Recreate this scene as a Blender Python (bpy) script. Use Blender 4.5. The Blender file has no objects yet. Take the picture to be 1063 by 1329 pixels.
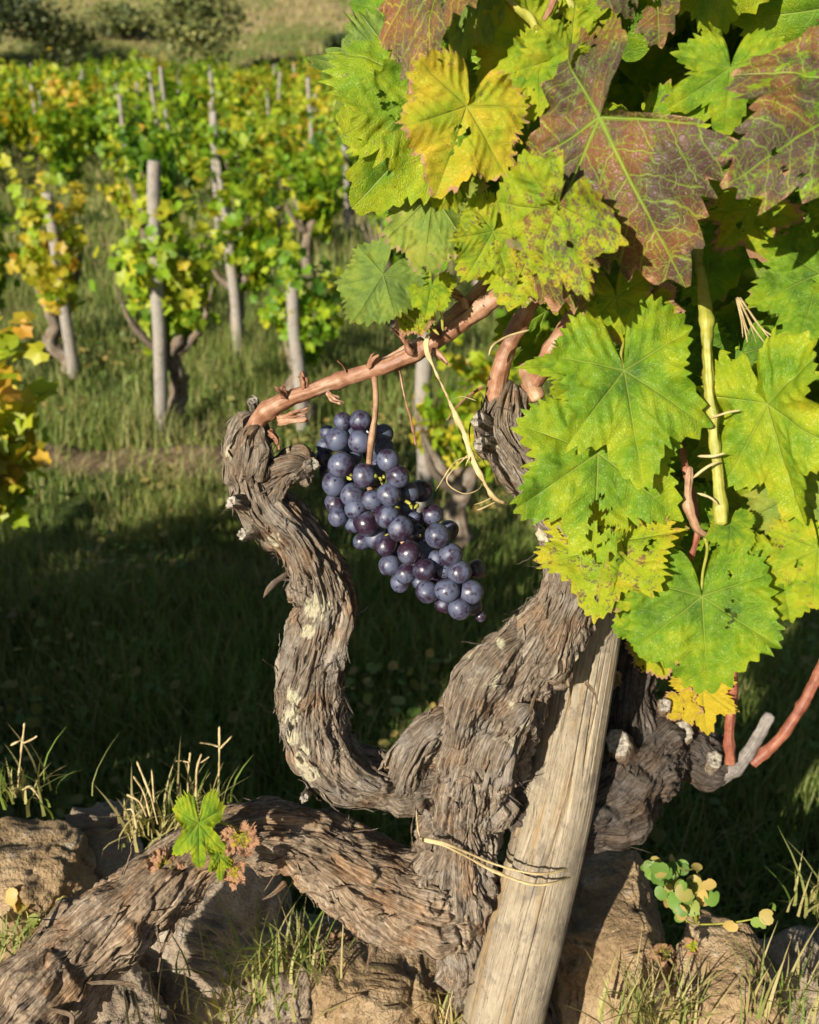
import bpy, math, random
import numpy as np
from mathutils import Vector, Matrix

S = bpy.context.scene
C = S.collection
R = math.radians
rng = np.random.default_rng(11)
random.seed(5)

# ------------------------------------------------------------------ camera, sky, sun, exposure
CAM = np.array([0.0, 0.0, 0.78]); PITCH = 25.0; FPX = 1250.0
cam = bpy.data.cameras.new('camera'); camo = bpy.data.objects.new('camera', cam); C.objects.link(camo)
camo.location = CAM; camo.rotation_euler = (R(90 - PITCH), 0, 0)
cam.sensor_fit = 'HORIZONTAL'; cam.sensor_width = 36.0; cam.lens = FPX / 1063 * 36
cam.clip_start = 0.02; cam.clip_end = 600
cam.dof.use_dof = True; cam.dof.focus_distance = 0.67; cam.dof.aperture_fstop = 12.5
S.camera = camo

SUN = Vector((0.50, 0.77, -0.39)).normalized()      # travel direction of the light
sl = bpy.data.lights.new('sun', 'SUN'); so = bpy.data.objects.new('sun', sl); C.objects.link(so)
sl.energy = 5.0; sl.angle = R(0.5); sl.color = (1.0, 0.925, 0.79)
so.rotation_euler = SUN.to_track_quat('-Z', 'Y').to_euler()
W = bpy.data.worlds.new('World'); S.world = W; W.use_nodes = True
wn = W.node_tree; bg = wn.nodes['Background']
sky = wn.nodes.new('ShaderNodeTexSky'); sky.sky_type = 'NISHITA'; sky.sun_disc = False
sky.sun_elevation = math.asin(-SUN.z); sky.sun_rotation = math.atan2(-SUN.x, -SUN.y)
wn.links.new(sky.outputs[0], bg.inputs[0]); bg.inputs[1].default_value = 0.05
S.view_settings.view_transform = 'Standard'; S.view_settings.look = 'None'
S.view_settings.exposure = 0.86; S.view_settings.gamma = 1
S.cycles.max_bounces = 6; S.cycles.transparent_max_bounces = 4; S.cycles.use_denoising = True

cp, sp = math.cos(R(PITCH)), math.sin(R(PITCH))
FW = np.array([0, cp, -sp]); UP = np.array([0, sp, cp]); RT = np.array([1.0, 0, 0])
def at(x, y, d):                                     # a point seen at (x, y) of the photo, d metres deep
    return CAM + d * (FW + RT * ((x - 531.5) / FPX) + UP * ((664.5 - y) / FPX))
LOW = -0.62
def on_low(x, y, z=LOW):
    v = at(x, y, 1) - CAM; return CAM + v * ((z - CAM[2]) / v[2])

# ------------------------------------------------------------------ numpy noise
def _h(i, j, k, seed):
    n = (i * 374761393 + j * 668265263 + k * 2147483647 + seed * 974634721) & 0xffffffff
    n = ((n ^ (n >> 13)) * 1274126177) & 0xffffffff
    n = ((n ^ (n >> 16)) * 2246822519) & 0xffffffff
    return ((n ^ (n >> 15)) & 0xffff) / 32767.5 - 1.0
def noise(p, seed=0):
    seed = int(round(seed * 10))
    p = np.asarray(p, float); f = np.floor(p).astype(np.int64); t = p - f; t = t * t * t * (t * (t * 6 - 15) + 10)
    x, y, z = f[..., 0], f[..., 1], f[..., 2]; tx, ty, tz = t[..., 0], t[..., 1], t[..., 2]
    def L(a, b, w): return a + (b - a) * w
    a = L(_h(x, y, z, seed), _h(x + 1, y, z, seed), tx); b = L(_h(x, y + 1, z, seed), _h(x + 1, y + 1, z, seed), tx)
    c = L(_h(x, y, z + 1, seed), _h(x + 1, y, z + 1, seed), tx); d = L(_h(x, y + 1, z + 1, seed), _h(x + 1, y + 1, z + 1, seed), tx)
    return L(L(a, b, ty), L(c, d, ty), tz)
def fbm(p, seed=0, o=4):
    p = np.asarray(p, float); r = 0; a = 1.0; s = 0
    for i in range(o):
        r = r + a * noise(p, seed + i * 17); s += a; p = p * 2.03; a *= .5
    return r / s
def sst(a, b, x):
    t = np.clip((x - a) / (b - a), 0, 1); return t * t * (3 - 2 * t)

# ------------------------------------------------------------------ mesh building
def mesh(name, V, F, mats, attrs=None, uv=None, smooth=True, midx=None):
    V = np.asarray(V, np.float32).reshape(-1, 3)
    if not isinstance(F, (list, tuple)): F = [F]
    F = [np.asarray(f, np.int32) for f in F if len(f)]
    me = bpy.data.meshes.new(name); me.vertices.add(len(V)); me.vertices.foreach_set('co', V.ravel())
    li = np.concatenate([f.ravel() for f in F]); tot = np.concatenate([np.full(len(f), f.shape[1], np.int32) for f in F])
    st = np.concatenate([[0], np.cumsum(tot)[:-1]]).astype(np.int32)
    me.loops.add(len(li)); me.loops.foreach_set('vertex_index', li)
    me.polygons.add(len(tot)); me.polygons.foreach_set('loop_start', st); me.polygons.foreach_set('loop_total', tot)
    me.polygons.foreach_set('use_smooth', np.full(len(tot), smooth))
    if midx is not None: me.polygons.foreach_set('material_index', np.asarray(midx, np.int32))
    if uv is not None:
        u = me.uv_layers.new(name='UVMap'); u.data.foreach_set('uv', np.asarray(uv, np.float32)[li].ravel())
    for k, a in (attrs or {}).items():
        a = np.asarray(a, np.float32)
        if a.shape[1] == 3:
            t = me.attributes.new(k, 'FLOAT_VECTOR', 'POINT'); t.data.foreach_set('vector', a.ravel())
        else:
            t = me.attributes.new(k, 'FLOAT_COLOR', 'POINT'); t.data.foreach_set('color', a.ravel())
    me.update(calc_edges=True)
    for m in (mats if isinstance(mats, (list, tuple)) else [mats]): me.materials.append(m)
    return me
def link(name, me, parent=None):
    o = bpy.data.objects.new(name, me); C.objects.link(o)
    if parent is not None:
        o.parent = parent; o.matrix_parent_inverse = Matrix.Translation(-parent.location)
    return o
def tag(o, label, cat=None, group=None, kind=None):
    if label: o['label'] = label
    if cat: o['category'] = cat
    if group: o['group'] = group
    if kind: o['kind'] = kind
    return o
def thing(name, label, cat, loc=(0, 0, 0), group=None):
    o = bpy.data.objects.new(name, None); C.objects.link(o); o.location = loc; o.empty_display_size = .05
    return tag(o, label, cat, group)
class MB:
    def __init__(s): s.V = []; s.F = {}; s.A = {}; s.n = 0; s.M = {}
    def add(s, V, F, mi=0, **A):
        V = np.asarray(V, float).reshape(-1, 3)
        for f in (F if isinstance(F, list) else [F]):
            f = np.asarray(f, np.int32)
            s.F.setdefault((f.shape[1], mi), []).append(f + s.n)
        for k, a in A.items(): s.A.setdefault(k, []).append(np.asarray(a, float))
        s.V.append(V); s.n += len(V)
    def build(s, name, mats, parent=None, smooth=True):
        keys = list(s.F); F = [np.concatenate(s.F[k]) for k in keys]
        mi = np.concatenate([np.full(len(f), k[1]) for f, k in zip(F, keys)])
        A = {k: np.concatenate(a) for k, a in s.A.items()}; uv = A.pop('uv', None)
        return link(name, mesh(name, np.concatenate(s.V), F, mats, A, uv, smooth, mi), parent)

def spline(P, step):
    P = np.asarray(P, float); n = len(P)
    Q = np.vstack([2 * P[0] - P[1], P, 2 * P[-1] - P[-2]]); out = []
    for i in range(n - 1):
        a, b, c, d = Q[i], Q[i + 1], Q[i + 2], Q[i + 3]; t = np.linspace(0, 1, 24, endpoint=False)[:, None]
        out.append(.5 * (2 * b + (c - a) * t + (2 * a - 5 * b + 4 * c - d) * t ** 2 + (3 * b - a - 3 * c + d) * t ** 3))
    out.append(P[-1:]); D = np.vstack(out)
    L = np.concatenate([[0], np.cumsum(np.linalg.norm(np.diff(D[:, :3], axis=0), axis=1))])
    m = max(3, int(L[-1] / step) + 1); s = np.linspace(0, L[-1], m)
    return np.stack([np.interp(s, L, D[:, k]) for k in range(D.shape[1])], 1), s
def frames(Cn):
    T = np.gradient(Cn, axis=0); T /= np.linalg.norm(T, axis=1)[:, None] + 1e-12
    n = np.cross(T[0], [0.3, 1, 0.2]); n /= np.linalg.norm(n); Ns = [n]
    for i in range(1, len(T)):
        n = n - T[i] * np.dot(n, T[i]); n /= np.linalg.norm(n); Ns.append(n)
    Ns = np.array(Ns); return T, Ns, np.cross(T, Ns)
def grid_faces(m, n, wrap=True):
    i = np.arange(m - 1)[:, None]; j = np.arange(n if wrap else n - 1)[None, :]; k = (j + 1) % n
    return np.stack([i * n + j, i * n + k, (i + 1) * n + k, (i + 1) * n + j], -1).reshape(-1, 4)
def pxpath(L):                                       # (x, y, depth, radius in px) -> world path with radius
    return np.array([list(at(x, y, d)) + [r * d / FPX] for x, y, d, r in L])
def tube(mb, path, step=.004, n=8, nod=None, mi=0, seed=0, rough=.0, cap=True, flat=1.0):
    P, s = spline(path, step); T, A, B = frames(P[:, :3]); r = P[:, 3].copy()
    if nod is not None: r = r * (1 + nod * np.exp(-((((s / .055) + seed * .37) % 1 - .5) / .09) ** 2))
    if cap: r[0] *= .15; r[-1] *= .15
    th = np.linspace(0, 2 * np.pi, n, endpoint=False)
    D = np.cos(th)[None, :, None] * A[:, None] + flat * np.sin(th)[None, :, None] * B[:, None]
    V = P[:, None, :3] + D * r[:, None, None]
    bk = np.stack([np.cos(th)[None, :] * .01 + 0 * s[:, None], np.sin(th)[None, :] * .01 + 0 * s[:, None], s[:, None] + 0 * th[None, :] + seed], -1)
    if rough: V = V + D * ((fbm(V * 140, seed, 3) + .8 * noise(bk * [420, 420, 30], seed + 4)) * rough)[..., None]
    mb.add(V, grid_faces(len(s), n), mi, bk=bk.reshape(-1, 3))

# ------------------------------------------------------------------ materials
class NT:
    def __init__(s, name):
        s.m = bpy.data.materials.new(name); s.m.use_nodes = True; s.t = s.m.node_tree; s.t.nodes.clear()
        s.out = s.t.nodes.new('ShaderNodeOutputMaterial')
    def n(s, typ, ins=None, **kw):
        o = s.t.nodes.new('ShaderNode' + typ)
        for k, v in kw.items(): setattr(o, k, v)
        for k, v in (ins or {}).items(): s.set(o.inputs[k], v)
        return o
    def set(s, i, v):
        if isinstance(v, bpy.types.Node): v = v.outputs[0]
        if isinstance(v, bpy.types.NodeSocket): s.t.links.new(v, i)
        else:
            if isinstance(v, (tuple, list)) and i.type == 'RGBA' and len(v) == 3: v = (*v, 1)
            i.default_value = v
    def math(s, op, a, b=0.0, c=0.0, clamp=False): return s.n('Math', {0: a, 1: b, 2: c}, operation=op, use_clamp=clamp).outputs[0]
    def mix(s, f, a, b, bt='MIX'):
        o = s.n('Mix', data_type='RGBA', blend_type=bt); s.set(o.inputs[0], f); s.set(o.inputs[6], a); s.set(o.inputs[7], b); return o.outputs[2]
    def ss(s, x, a, b, lo=0.0, hi=1.0): return s.n('MapRange', {0: x, 1: a, 2: b, 3: lo, 4: hi}, interpolation_type='SMOOTHSTEP').outputs[0]
    def noise(s, vec, scale, detail=3.0, rough=.55, dim='3D'): return s.n('TexNoise', {'Vector': vec, 'Scale': scale, 'Detail': detail, 'Roughness': rough}, noise_dimensions=dim).outputs[0]
    def scale(s, vec, k): return s.n('VectorMath', {0: vec, 1: k}, operation='MULTIPLY').outputs[0]
    def add(s, a, b): return s.n('VectorMath', {0: a, 1: b}, operation='ADD').outputs[0]
    def attr(s, name): return s.n('Attribute', attribute_name=name, attribute_type='GEOMETRY')
    def sep(s, v): return s.n('SeparateXYZ', {0: v}).outputs
    def ramp(s, f, stops):
        o = s.n('ValToRGB', {0: f}); cr = o.color_ramp
        while len(cr.elements) < len(stops): cr.elements.new(.5)
        for e, (p, c) in zip(cr.elements, stops): e.position = p; e.color = (*c, 1)
        return o.outputs[0]
    def bump(s, h, st, dist, nrm=None):
        d = {'Height': h, 'Strength': st, 'Distance': dist}
        if nrm is not None: d['Normal'] = nrm
        return s.n('Bump', d).outputs[0]
    def pbr(s, col, rough=.8, nrm=None, spec=.3, **kw):
        o = s.n('BsdfPrincipled', {'Base Color': col, 'Roughness': rough, 'Specular IOR Level': spec})
        if nrm is not None: s.set(o.inputs['Normal'], nrm)
        for k, v in kw.items(): s.set(o.inputs[k.replace('_', ' ')], v)
        return o.outputs[0]
    def done(s, sh): s.t.links.new(sh, s.out.inputs[0]); return s.m

def mat_bark(name, tint=(1, 1, 1), lich=.62):
    t = NT(name); b = t.attr('bk').outputs['Vector']; pos = t.n('NewGeometry').outputs['Position']
    f1 = t.noise(t.scale(b, (330, 330, 17)), 1, 4, .65); f2 = t.noise(t.scale(b, (1300, 1300, 60)), 1, 3, .65)
    f3 = t.noise(pos, 38, 4, .6); f4 = t.noise(pos, 260, 4, .65)
    v = t.math('ADD', t.math('ADD', t.math('MULTIPLY', f1, .42), t.math('MULTIPLY', f2, .38)), t.math('MULTIPLY', f4, .2))
    c = t.ramp(v, [(.36, (.040, .030, .023)), (.45, (.105, .080, .058)), (.54, (.215, .172, .128)), (.66, (.40, .345, .275))])
    c = t.mix(t.math('MULTIPLY', t.ss(f3, .50, .66), .6), c, t.mix(1.0, c, (1.05, .78, .55, 1), 'MULTIPLY'))
    c = t.mix(t.math('MULTIPLY', t.ss(f3, .46, .34), .55), c, t.mix(.45, c, (.36, .34, .31)))
    lm = t.math('MULTIPLY', t.ss(t.noise(pos, 34, 5, .7), lich, lich + .05), t.ss(f4, .40, .5))
    lm = t.math('MAXIMUM', t.math('MULTIPLY', lm, .8), t.sep(t.attr('li').outputs['Vector'])[0])
    c = t.mix(lm, c, t.mix(f4, (.28, .25, .15), (.50, .46, .34)))
    c = t.mix(1.0, c, (*tint, 1), 'MULTIPLY')
    n = t.bump(v, 1.0, .0035); n = t.bump(f4, .5, .0012, n)
    return t.done(t.pbr(c, .88, n, .15))
def mat_cane(name, cols, r=.5):
    t = NT(name); b = t.attr('bk').outputs['Vector']; pos = t.n('NewGeometry').outputs['Position']
    f = t.noise(t.scale(b, (700, 700, 45)), 1, 4, .65); g = t.noise(pos, 75, 5, .65)
    v = t.math('ADD', t.math('MULTIPLY', f, .4), t.math('MULTIPLY', g, .6))
    c = t.ramp(v, [(.36, cols[0]), (.5, cols[1]), (.64, cols[2])])
    n = t.bump(f, .35, .0007); n = t.bump(t.noise(pos, 420, 3), .3, .0006, n)
    return t.done(t.pbr(c, r, n, .4))
def mat_leaf(name):
    t = NT(name); uv = t.n('UVMap').outputs[0]; lv = t.sep(t.attr('lv').outputs['Vector']); lc = t.attr('lc')
    par = t.n('SeparateColor', {0: lc.outputs['Color']}).outputs; red, yel, dry, sd = par[0], par[1], par[2], lc.outputs['Alpha']
    sv = t.n('CombineXYZ', {0: t.math('MULTIPLY', sd, 57.0), 1: t.math('MULTIPLY', sd, 31.0), 2: t.math('MULTIPLY', sd, 13.0)}).outputs[0]
    p = t.add(uv, sv); s, d, e = lv
    wv = t.noise(p, 9, 2); d2 = t.math('ADD', d, 0.0)
    main = t.ss(d2, t.math('ADD', t.math('MULTIPLY', t.math('SUBTRACT', 1.05, e), .016), .004), .0)
    f = t.math('FRACT', t.math('ADD', t.math('MULTIPLY', s, 7.2), t.math('MULTIPLY', wv, .55)))
    sec = t.ss(t.math('ABSOLUTE', t.math('SUBTRACT', f, .5)), .055, .012)
    ps = t.add(p, t.scale(t.n('TexNoise', {'Vector': p, 'Scale': 14.0}).outputs[1], (.05, .05, .05)))
    vo = t.n('TexVoronoi', {'Vector': ps, 'Scale': 17.0}, feature='DISTANCE_TO_EDGE').outputs[0]
    ter = t.ss(vo, .07, .0)
    vo2 = t.n('TexVoronoi', {'Vector': ps, 'Scale': 48.0}, feature='DISTANCE_TO_EDGE').outputs[0]
    ter2 = t.ss(vo2, .12, .0)
    vein = t.math('MAXIMUM', main, t.math('MULTIPLY', sec, .5)); net = t.math('MAXIMUM', vein, t.math('MULTIPLY', ter, .55))
    net2 = t.math('MAXIMUM', net, t.math('MULTIPLY', ter2, .5))
    n1 = t.noise(p, 3.2, 4, .6); n2 = t.noise(p, 7.5, 4, .65); n3 = t.noise(p, 30, 3, .6)
    y = t.math('ADD', yel, t.math('ADD', t.math('MULTIPLY', t.math('SUBTRACT', n1, .5), 1.3), t.math('MULTIPLY', t.math('SUBTRACT', e, .6), .25)), clamp=True)
    c = t.ramp(y, [(.0, (.045, .125, .008)), (.30, (.14, .27, .008)), (.60, (.32, .39, .009)), (1., (.54, .40, .02))])
    c = t.mix(t.math('MULTIPLY', t.ss(n3, .42, .68), .22), c, t.mix(.5, c, (.40, .42, .06)))
    # red and purple blotches between the veins
    rm = t.ss(t.math('ADD', t.math('ADD', n2, t.math('MULTIPLY', n3, .35)), t.math('MULTIPLY', t.math('SUBTRACT', red, .5), .9)), .66, .80)
    rm = t.math('MULTIPLY', rm, t.math('SUBTRACT', 1.0, t.math('MAXIMUM', t.math('MULTIPLY', vein, .9), t.math('MAXIMUM', t.math('MULTIPLY', ter, .42), t.math('MULTIPLY', ter2, .22)))), clamp=True)
    rm = t.math('MULTIPLY', rm, t.ss(red, .0, .08))
    rc = t.mix(t.ss(n1, .42, .62), (.062, .018, .032), (.135, .028, .026))
    c = t.mix(t.math('MULTIPLY', rm, .94), c, rc)
    c = t.mix(t.math('MAXIMUM', t.math('MULTIPLY', vein, .5), t.math('MULTIPLY', ter, .10)), c, (.27, .33, .06))
    dm = t.ss(t.math('ADD', t.math('ADD', e, t.math('MULTIPLY', t.math('SUBTRACT', n2, .5), .55)), t.math('MULTIPLY', dry, .5)), 1.06, 1.14)
    dm = t.math('MULTIPLY', dm, t.ss(dry, .0, .1))
    c = t.mix(dm, c, t.mix(n3, (.46, .27, .16), (.30, .14, .07)))
    sp = t.ss(t.n('TexVoronoi', {'Vector': p, 'Scale': 26.0}).outputs[0], .16, .08)
    spn = t.math('MULTIPLY', sp, t.ss(t.noise(p, 5, 2), .52, .60)); c = t.mix(t.math('MULTIPLY', spn, .55), c, (.22, .10, .03))
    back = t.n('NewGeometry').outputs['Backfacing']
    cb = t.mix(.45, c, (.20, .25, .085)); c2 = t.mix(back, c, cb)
    h = t.math('ADD', t.math('MULTIPLY', net2, -1.0), t.math('MULTIPLY', n3, .5))
    nr = t.bump(h, .55, .0016)
    a = t.pbr(c2, t.math('ADD', .40, t.math('MULTIPLY', n3, .2)), nr, .34)
    tr = t.n('BsdfTranslucent', {'Color': t.mix(1.0, c, (1.25, 1.2, .5), 'MULTIPLY'), 'Normal': nr})
    ms = t.n('MixShader', {0: t.math('MULTIPLY', .36, t.math('SUBTRACT', 1.0, t.math('MAXIMUM', t.math('MULTIPLY', dm, .6), t.math('MULTIPLY', rm, .75)))), 1: a, 2: tr.outputs[0]})
    return t.done(ms.outputs[0])
def mat_bgleaf(name, stops, tr=.4, rough=.5):
    t = NT(name); lc = t.attr('lc'); par = t.n('SeparateColor', {0: lc.outputs['Color']}).outputs
    oc = t.n('ObjectInfo'); och = t.n('SeparateColor', {0: oc.outputs['Color']}).outputs
    k = t.math('ADD', par[0], t.math('MULTIPLY', t.math('SUBTRACT', och[0], .5), 1.0), clamp=True)
    c = t.ramp(k, stops)
    c = t.mix(1.0, c, t.n('CombineColor', {0: par[1], 1: par[1], 2: par[1]}).outputs[0], 'MULTIPLY')
    a = t.pbr(c, rough, None, .4); b = t.n('BsdfTranslucent', {'Color': t.mix(1.0, c, (1.2, 1.15, .6), 'MULTIPLY')})
    return t.done(t.n('MixShader', {0: tr, 1: a, 2: b.outputs[0]}).outputs[0])
def mat_grape():
    t = NT('grape_skin'); pos = t.n('NewGeometry').outputs['Position']; oi = t.n('ObjectInfo').outputs['Random']
    tc = t.add(t.n('TexCoord').outputs['Object'], t.n('CombineXYZ', {0: t.math('MULTIPLY', oi, 9.0), 1: t.math('MULTIPLY', oi, 5.0)}).outputs[0])
    n1 = t.noise(tc, 75, 3, .5); n2 = t.noise(tc, 420, 4, .65); n3 = t.noise(tc, 210, 2)
    v = t.math('ADD', t.math('ADD', t.math('MULTIPLY', n1, .7), t.math('MULTIPLY', n2, .25)), t.math('MULTIPLY', t.math('SUBTRACT', oi, .5), .14))
    bloom = t.ss(v, .35, .55)
    bloom = t.math('MULTIPLY', bloom, t.ss(n3, .28, .44))
    skin = t.mix(t.noise(tc, 40, 1), (.010, .008, .022), (.030, .010, .020))
    c = t.mix(t.math('MULTIPLY', bloom, .60), skin, (.095, .120, .195))
    r = t.math('ADD', t.math('MULTIPLY', bloom, .30), .27)
    return t.done(t.pbr(c, r, t.bump(n2, .12, .0006), .55, Subsurface_Weight=.0))
def mat_stone(name, a, b, c_):
    t = NT(name); pos = t.n('NewGeometry').outputs['Position']
    n1 = t.noise(pos, 9, 5, .6); n2 = t.noise(pos, 60, 5, .7); n3 = t.noise(pos, 320, 3, .6)
    c = t.ramp(t.math('ADD', t.math('MULTIPLY', n1, .6), t.math('MULTIPLY', n2, .4)), [(.36, a), (.5, b), (.64, c_)])
    c = t.mix(t.math('MULTIPLY', t.ss(n2, .60, .68), .5), c, (.36, .34, .30)); c = t.mix(t.math('MULTIPLY', t.ss(n3, .55, .7), .5), c, (.12, .085, .05))
    n = t.bump(n2, .8, .012); n = t.bump(n3, .6, .004, n)
    return t.done(t.pbr(c, .92, n, .15))
def mat_ground():
    t = NT('earth_and_turf'); pos = t.n('NewGeometry').outputs['Position']; y = t.sep(pos)[1]
    n1 = t.noise(pos, 1.4, 5, .6); n2 = t.noise(pos, 14, 5, .65); n3 = t.noise(pos, 90, 4, .6); n4 = t.noise(pos, .12, 4, .6)
    soil = t.ramp(n2, [(.3, (.10, .072, .042)), (.5, (.22, .155, .09)), (.7, (.34, .26, .16))])
    turf = t.ramp(n3, [(.3, (.022, .040, .010)), (.55, (.060, .085, .020)), (.75, (.14, .14, .045))])
    c = t.mix(t.ss(n1, .58, .66), turf, soil)
    c = t.mix(t.math('MULTIPLY', t.ss(t.sep(pos)[2], LOW + .045, LOW + .075), t.ss(y, 4.2, 3.9)), c, soil)
    c = t.mix(t.ss(y, 1.0, .7), c, t.mix(t.ss(n2, .58, .68), soil, turf))
    hill = t.ramp(t.math('ADD', t.math('MULTIPLY', n4, .65), t.math('MULTIPLY', n1, .35)), [(.36, (.085, .12, .025)), (.5, (.16, .17, .05)), (.62, (.33, .25, .13))])
    c = t.mix(t.ss(y, 30, 35), c, hill)
    return t.done(t.pbr(c, .95, t.bump(t.math('ADD', n2, n3), .8, .02), .1))
def mat_post(name, cols, stain):
    t = NT(name); b = t.attr('bk').outputs['Vector']; pos = t.n('NewGeometry').outputs['Position']
    f1 = t.noise(t.scale(b, (480, 480, 22)), 1, 5, .75); f2 = t.noise(t.scale(b, (2600, 2600, 110)), 1, 3, .7); f3 = t.noise(t.scale(b, (120, 120, 9)), 1, 5, .65)
    v = t.math('ADD', t.math('ADD', t.math('MULTIPLY', f1, .36), t.math('MULTIPLY', f2, .34)), t.math('MULTIPLY', t.noise(pos, 70, 6, .75), .30))
    c = t.ramp(v, [(.34, cols[0]), (.43, cols[1]), (.54, cols[2]), (.66, cols[3])])
    c = t.mix(t.math('MULTIPLY', t.ss(f3, .52, .62), .75), c, stain)
    c = t.mix(t.math('MULTIPLY', t.ss(t.noise(pos, 22, 5, .75), .54, .62), .55), c, (.13, .11, .09))
    ck = t.noise(t.scale(b, (190, 190, 7)), 1, 3, .6); c = t.mix(t.math('MULTIPLY', t.ss(t.math('ABSOLUTE', t.math('SUBTRACT', ck, .5)), .012, .003), .7), c, (.07, .05, .035))
    n = t.bump(f1, .5, .002); n = t.bump(f2, .7, .0012, n)
    return t.done(t.pbr(c, .8, n, .2))
def mat_plain(name, a, b, scale=80, rough=.7):
    t = NT(name); pos = t.n('NewGeometry').outputs['Position']; n = t.noise(pos, scale, 4, .6)
    return t.done(t.pbr(t.ramp(n, [(.32, a), (.68, b)]), rough, t.bump(n, .5, .002), .25))

M_BARK = mat_bark('vine_bark'); M_BARK2 = mat_bark('young_reddish_bark', (1.30, 1.20, 1.08), .70); M_BARK3 = mat_bark('shade_darkened_bark', (.42, .42, .45), .70)  # M_BARK3 carries the back arm's shade in its tint; tree trunks share it
M_CANE = mat_cane('red_brown_cane', [(.13, .058, .032), (.26, .122, .066), (.40, .26, .17)])
M_CANE2 = mat_cane('dull_brown_cane', [(.13, .07, .04), (.30, .17, .095), (.44, .29, .18)])
M_DCANE = mat_cane('dark_red_cane', [(.11, .035, .022), (.22, .072, .04), (.32, .14, .08)])
M_YCANE = mat_cane('yellow_green_cane', [(.15, .17, .022), (.27, .26, .038), (.38, .33, .08)], .45)
M_GREY = mat_cane('grey_dead_wood', [(.07, .06, .052), (.15, .13, .115), (.26, .235, .21)], .8)
M_TWINE = mat_cane('raffia', [(.26, .18, .075), (.43, .33, .16), (.56, .45, .25)], .7)
M_CUT = mat_plain('pruning_cut_wood', (.10, .085, .065), (.38, .34, .28), 300, .9)
M_LEAF = mat_leaf('vine_leaf'); M_GRAPE = mat_grape()
M_BG = mat_bgleaf('vineyard_leaf', [(0., (.05, .13, .012)), (.3, (.17, .31, .014)), (.55, (.36, .42, .02)), (.78, (.50, .38, .03)), (1., (.55, .23, .03))], .45)
M_TREE = mat_bgleaf('tree_leaf', [(0., (.030, .050, .014)), (.5, (.13, .155, .04)), (1., (.28, .27, .08))], .25, .6)
M_GRASS = mat_bgleaf('grass_blade', [(0., (.020, .055, .009)), (.4, (.074, .165, .017)), (.7, (.17, .23, .04)), (1., (.38, .32, .13))], .3, .6)
M_WEED = mat_bgleaf('weed_leaf', [(0., (.05, .13, .02)), (.6, (.16, .27, .05)), (1., (.45, .32, .10))], .35, .5)
M_STONE = mat_stone('ochre_stone', (.13, .088, .048), (.28, .192, .105), (.42, .315, .195))
M_STONE2 = mat_stone('grey_brown_stone', (.16, .12, .085), (.27, .21, .15), (.38, .32, .25))
M_GROUND = mat_ground()
M_POST = mat_post('weathered_wood', [(.12, .095, .07), (.225, .185, .13), (.33, .275, .195), (.42, .365, .275)], (.27, .18, .085))
M_STAKE = mat_post('silver_grey_wood', [(.13, .115, .10), (.22, .20, .175), (.31, .285, .25), (.38, .355, .32)], (.36, .27, .18))

# ------------------------------------------------------------------ terrain: one sheet from the terrace to the hill
def hgt(x, y):
    x = np.asarray(x, float); y = np.asarray(y, float); p = np.stack([x, y, 0 * x], -1)
    edge = .90 + .05 * noise(p * 3.1, 3) + .03 * noise(p * 9, 4)
    low = LOW + .03 * noise(p * 1.3, 5) + .02 * noise(p * 5, 6) + .012 * noise(p * 17, 8)
    bank = .10 * np.exp(-((y - 3.25 - .15 * noise(p * .9, 21)) / .16) ** 2) * sst(.2, -.6, x)
    low = low + bank
    hi = -.17 + .02 * noise(p * 6, 7) + .010 * noise(p * 22, 9)
    z = low + (hi - low) * sst(edge + .10, edge - .06, y)
    low = low + .022 * np.maximum(0, y - 19)
    z = low + (hi - low) * sst(edge + .10, edge - .06, y)
    h = np.maximum(0, y - 36 + .8 * noise(p * .2, 10))
    return z + .16 * h * sst(0, 8, h) + sst(2, 20, h) * .7 * noise(p * .11, 12)
yy = np.concatenate([np.linspace(-60, -1, 12), np.linspace(-.6, .5, 14), np.linspace(.52, 1.3, 90), 1.3 + np.geomspace(.02, 7, 130), 8.3 + np.geomspace(.08, 190, 110)])
xx = np.concatenate([-np.geomspace(200, 1.45, 50), np.linspace(-1.4, 1.4, 190), np.geomspace(1.45, 200, 50)])
X, Y = np.meshgrid(xx, yy)
go = link('ground', mesh('ground', np.stack([X, Y, hgt(X, Y)], -1), grid_faces(len(yy), len(xx), False), M_GROUND))
tag(go, 'earth and turf ground stepping down from the stone terrace to the vineyard and rising as a dry hill', None, None, 'structure')

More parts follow.
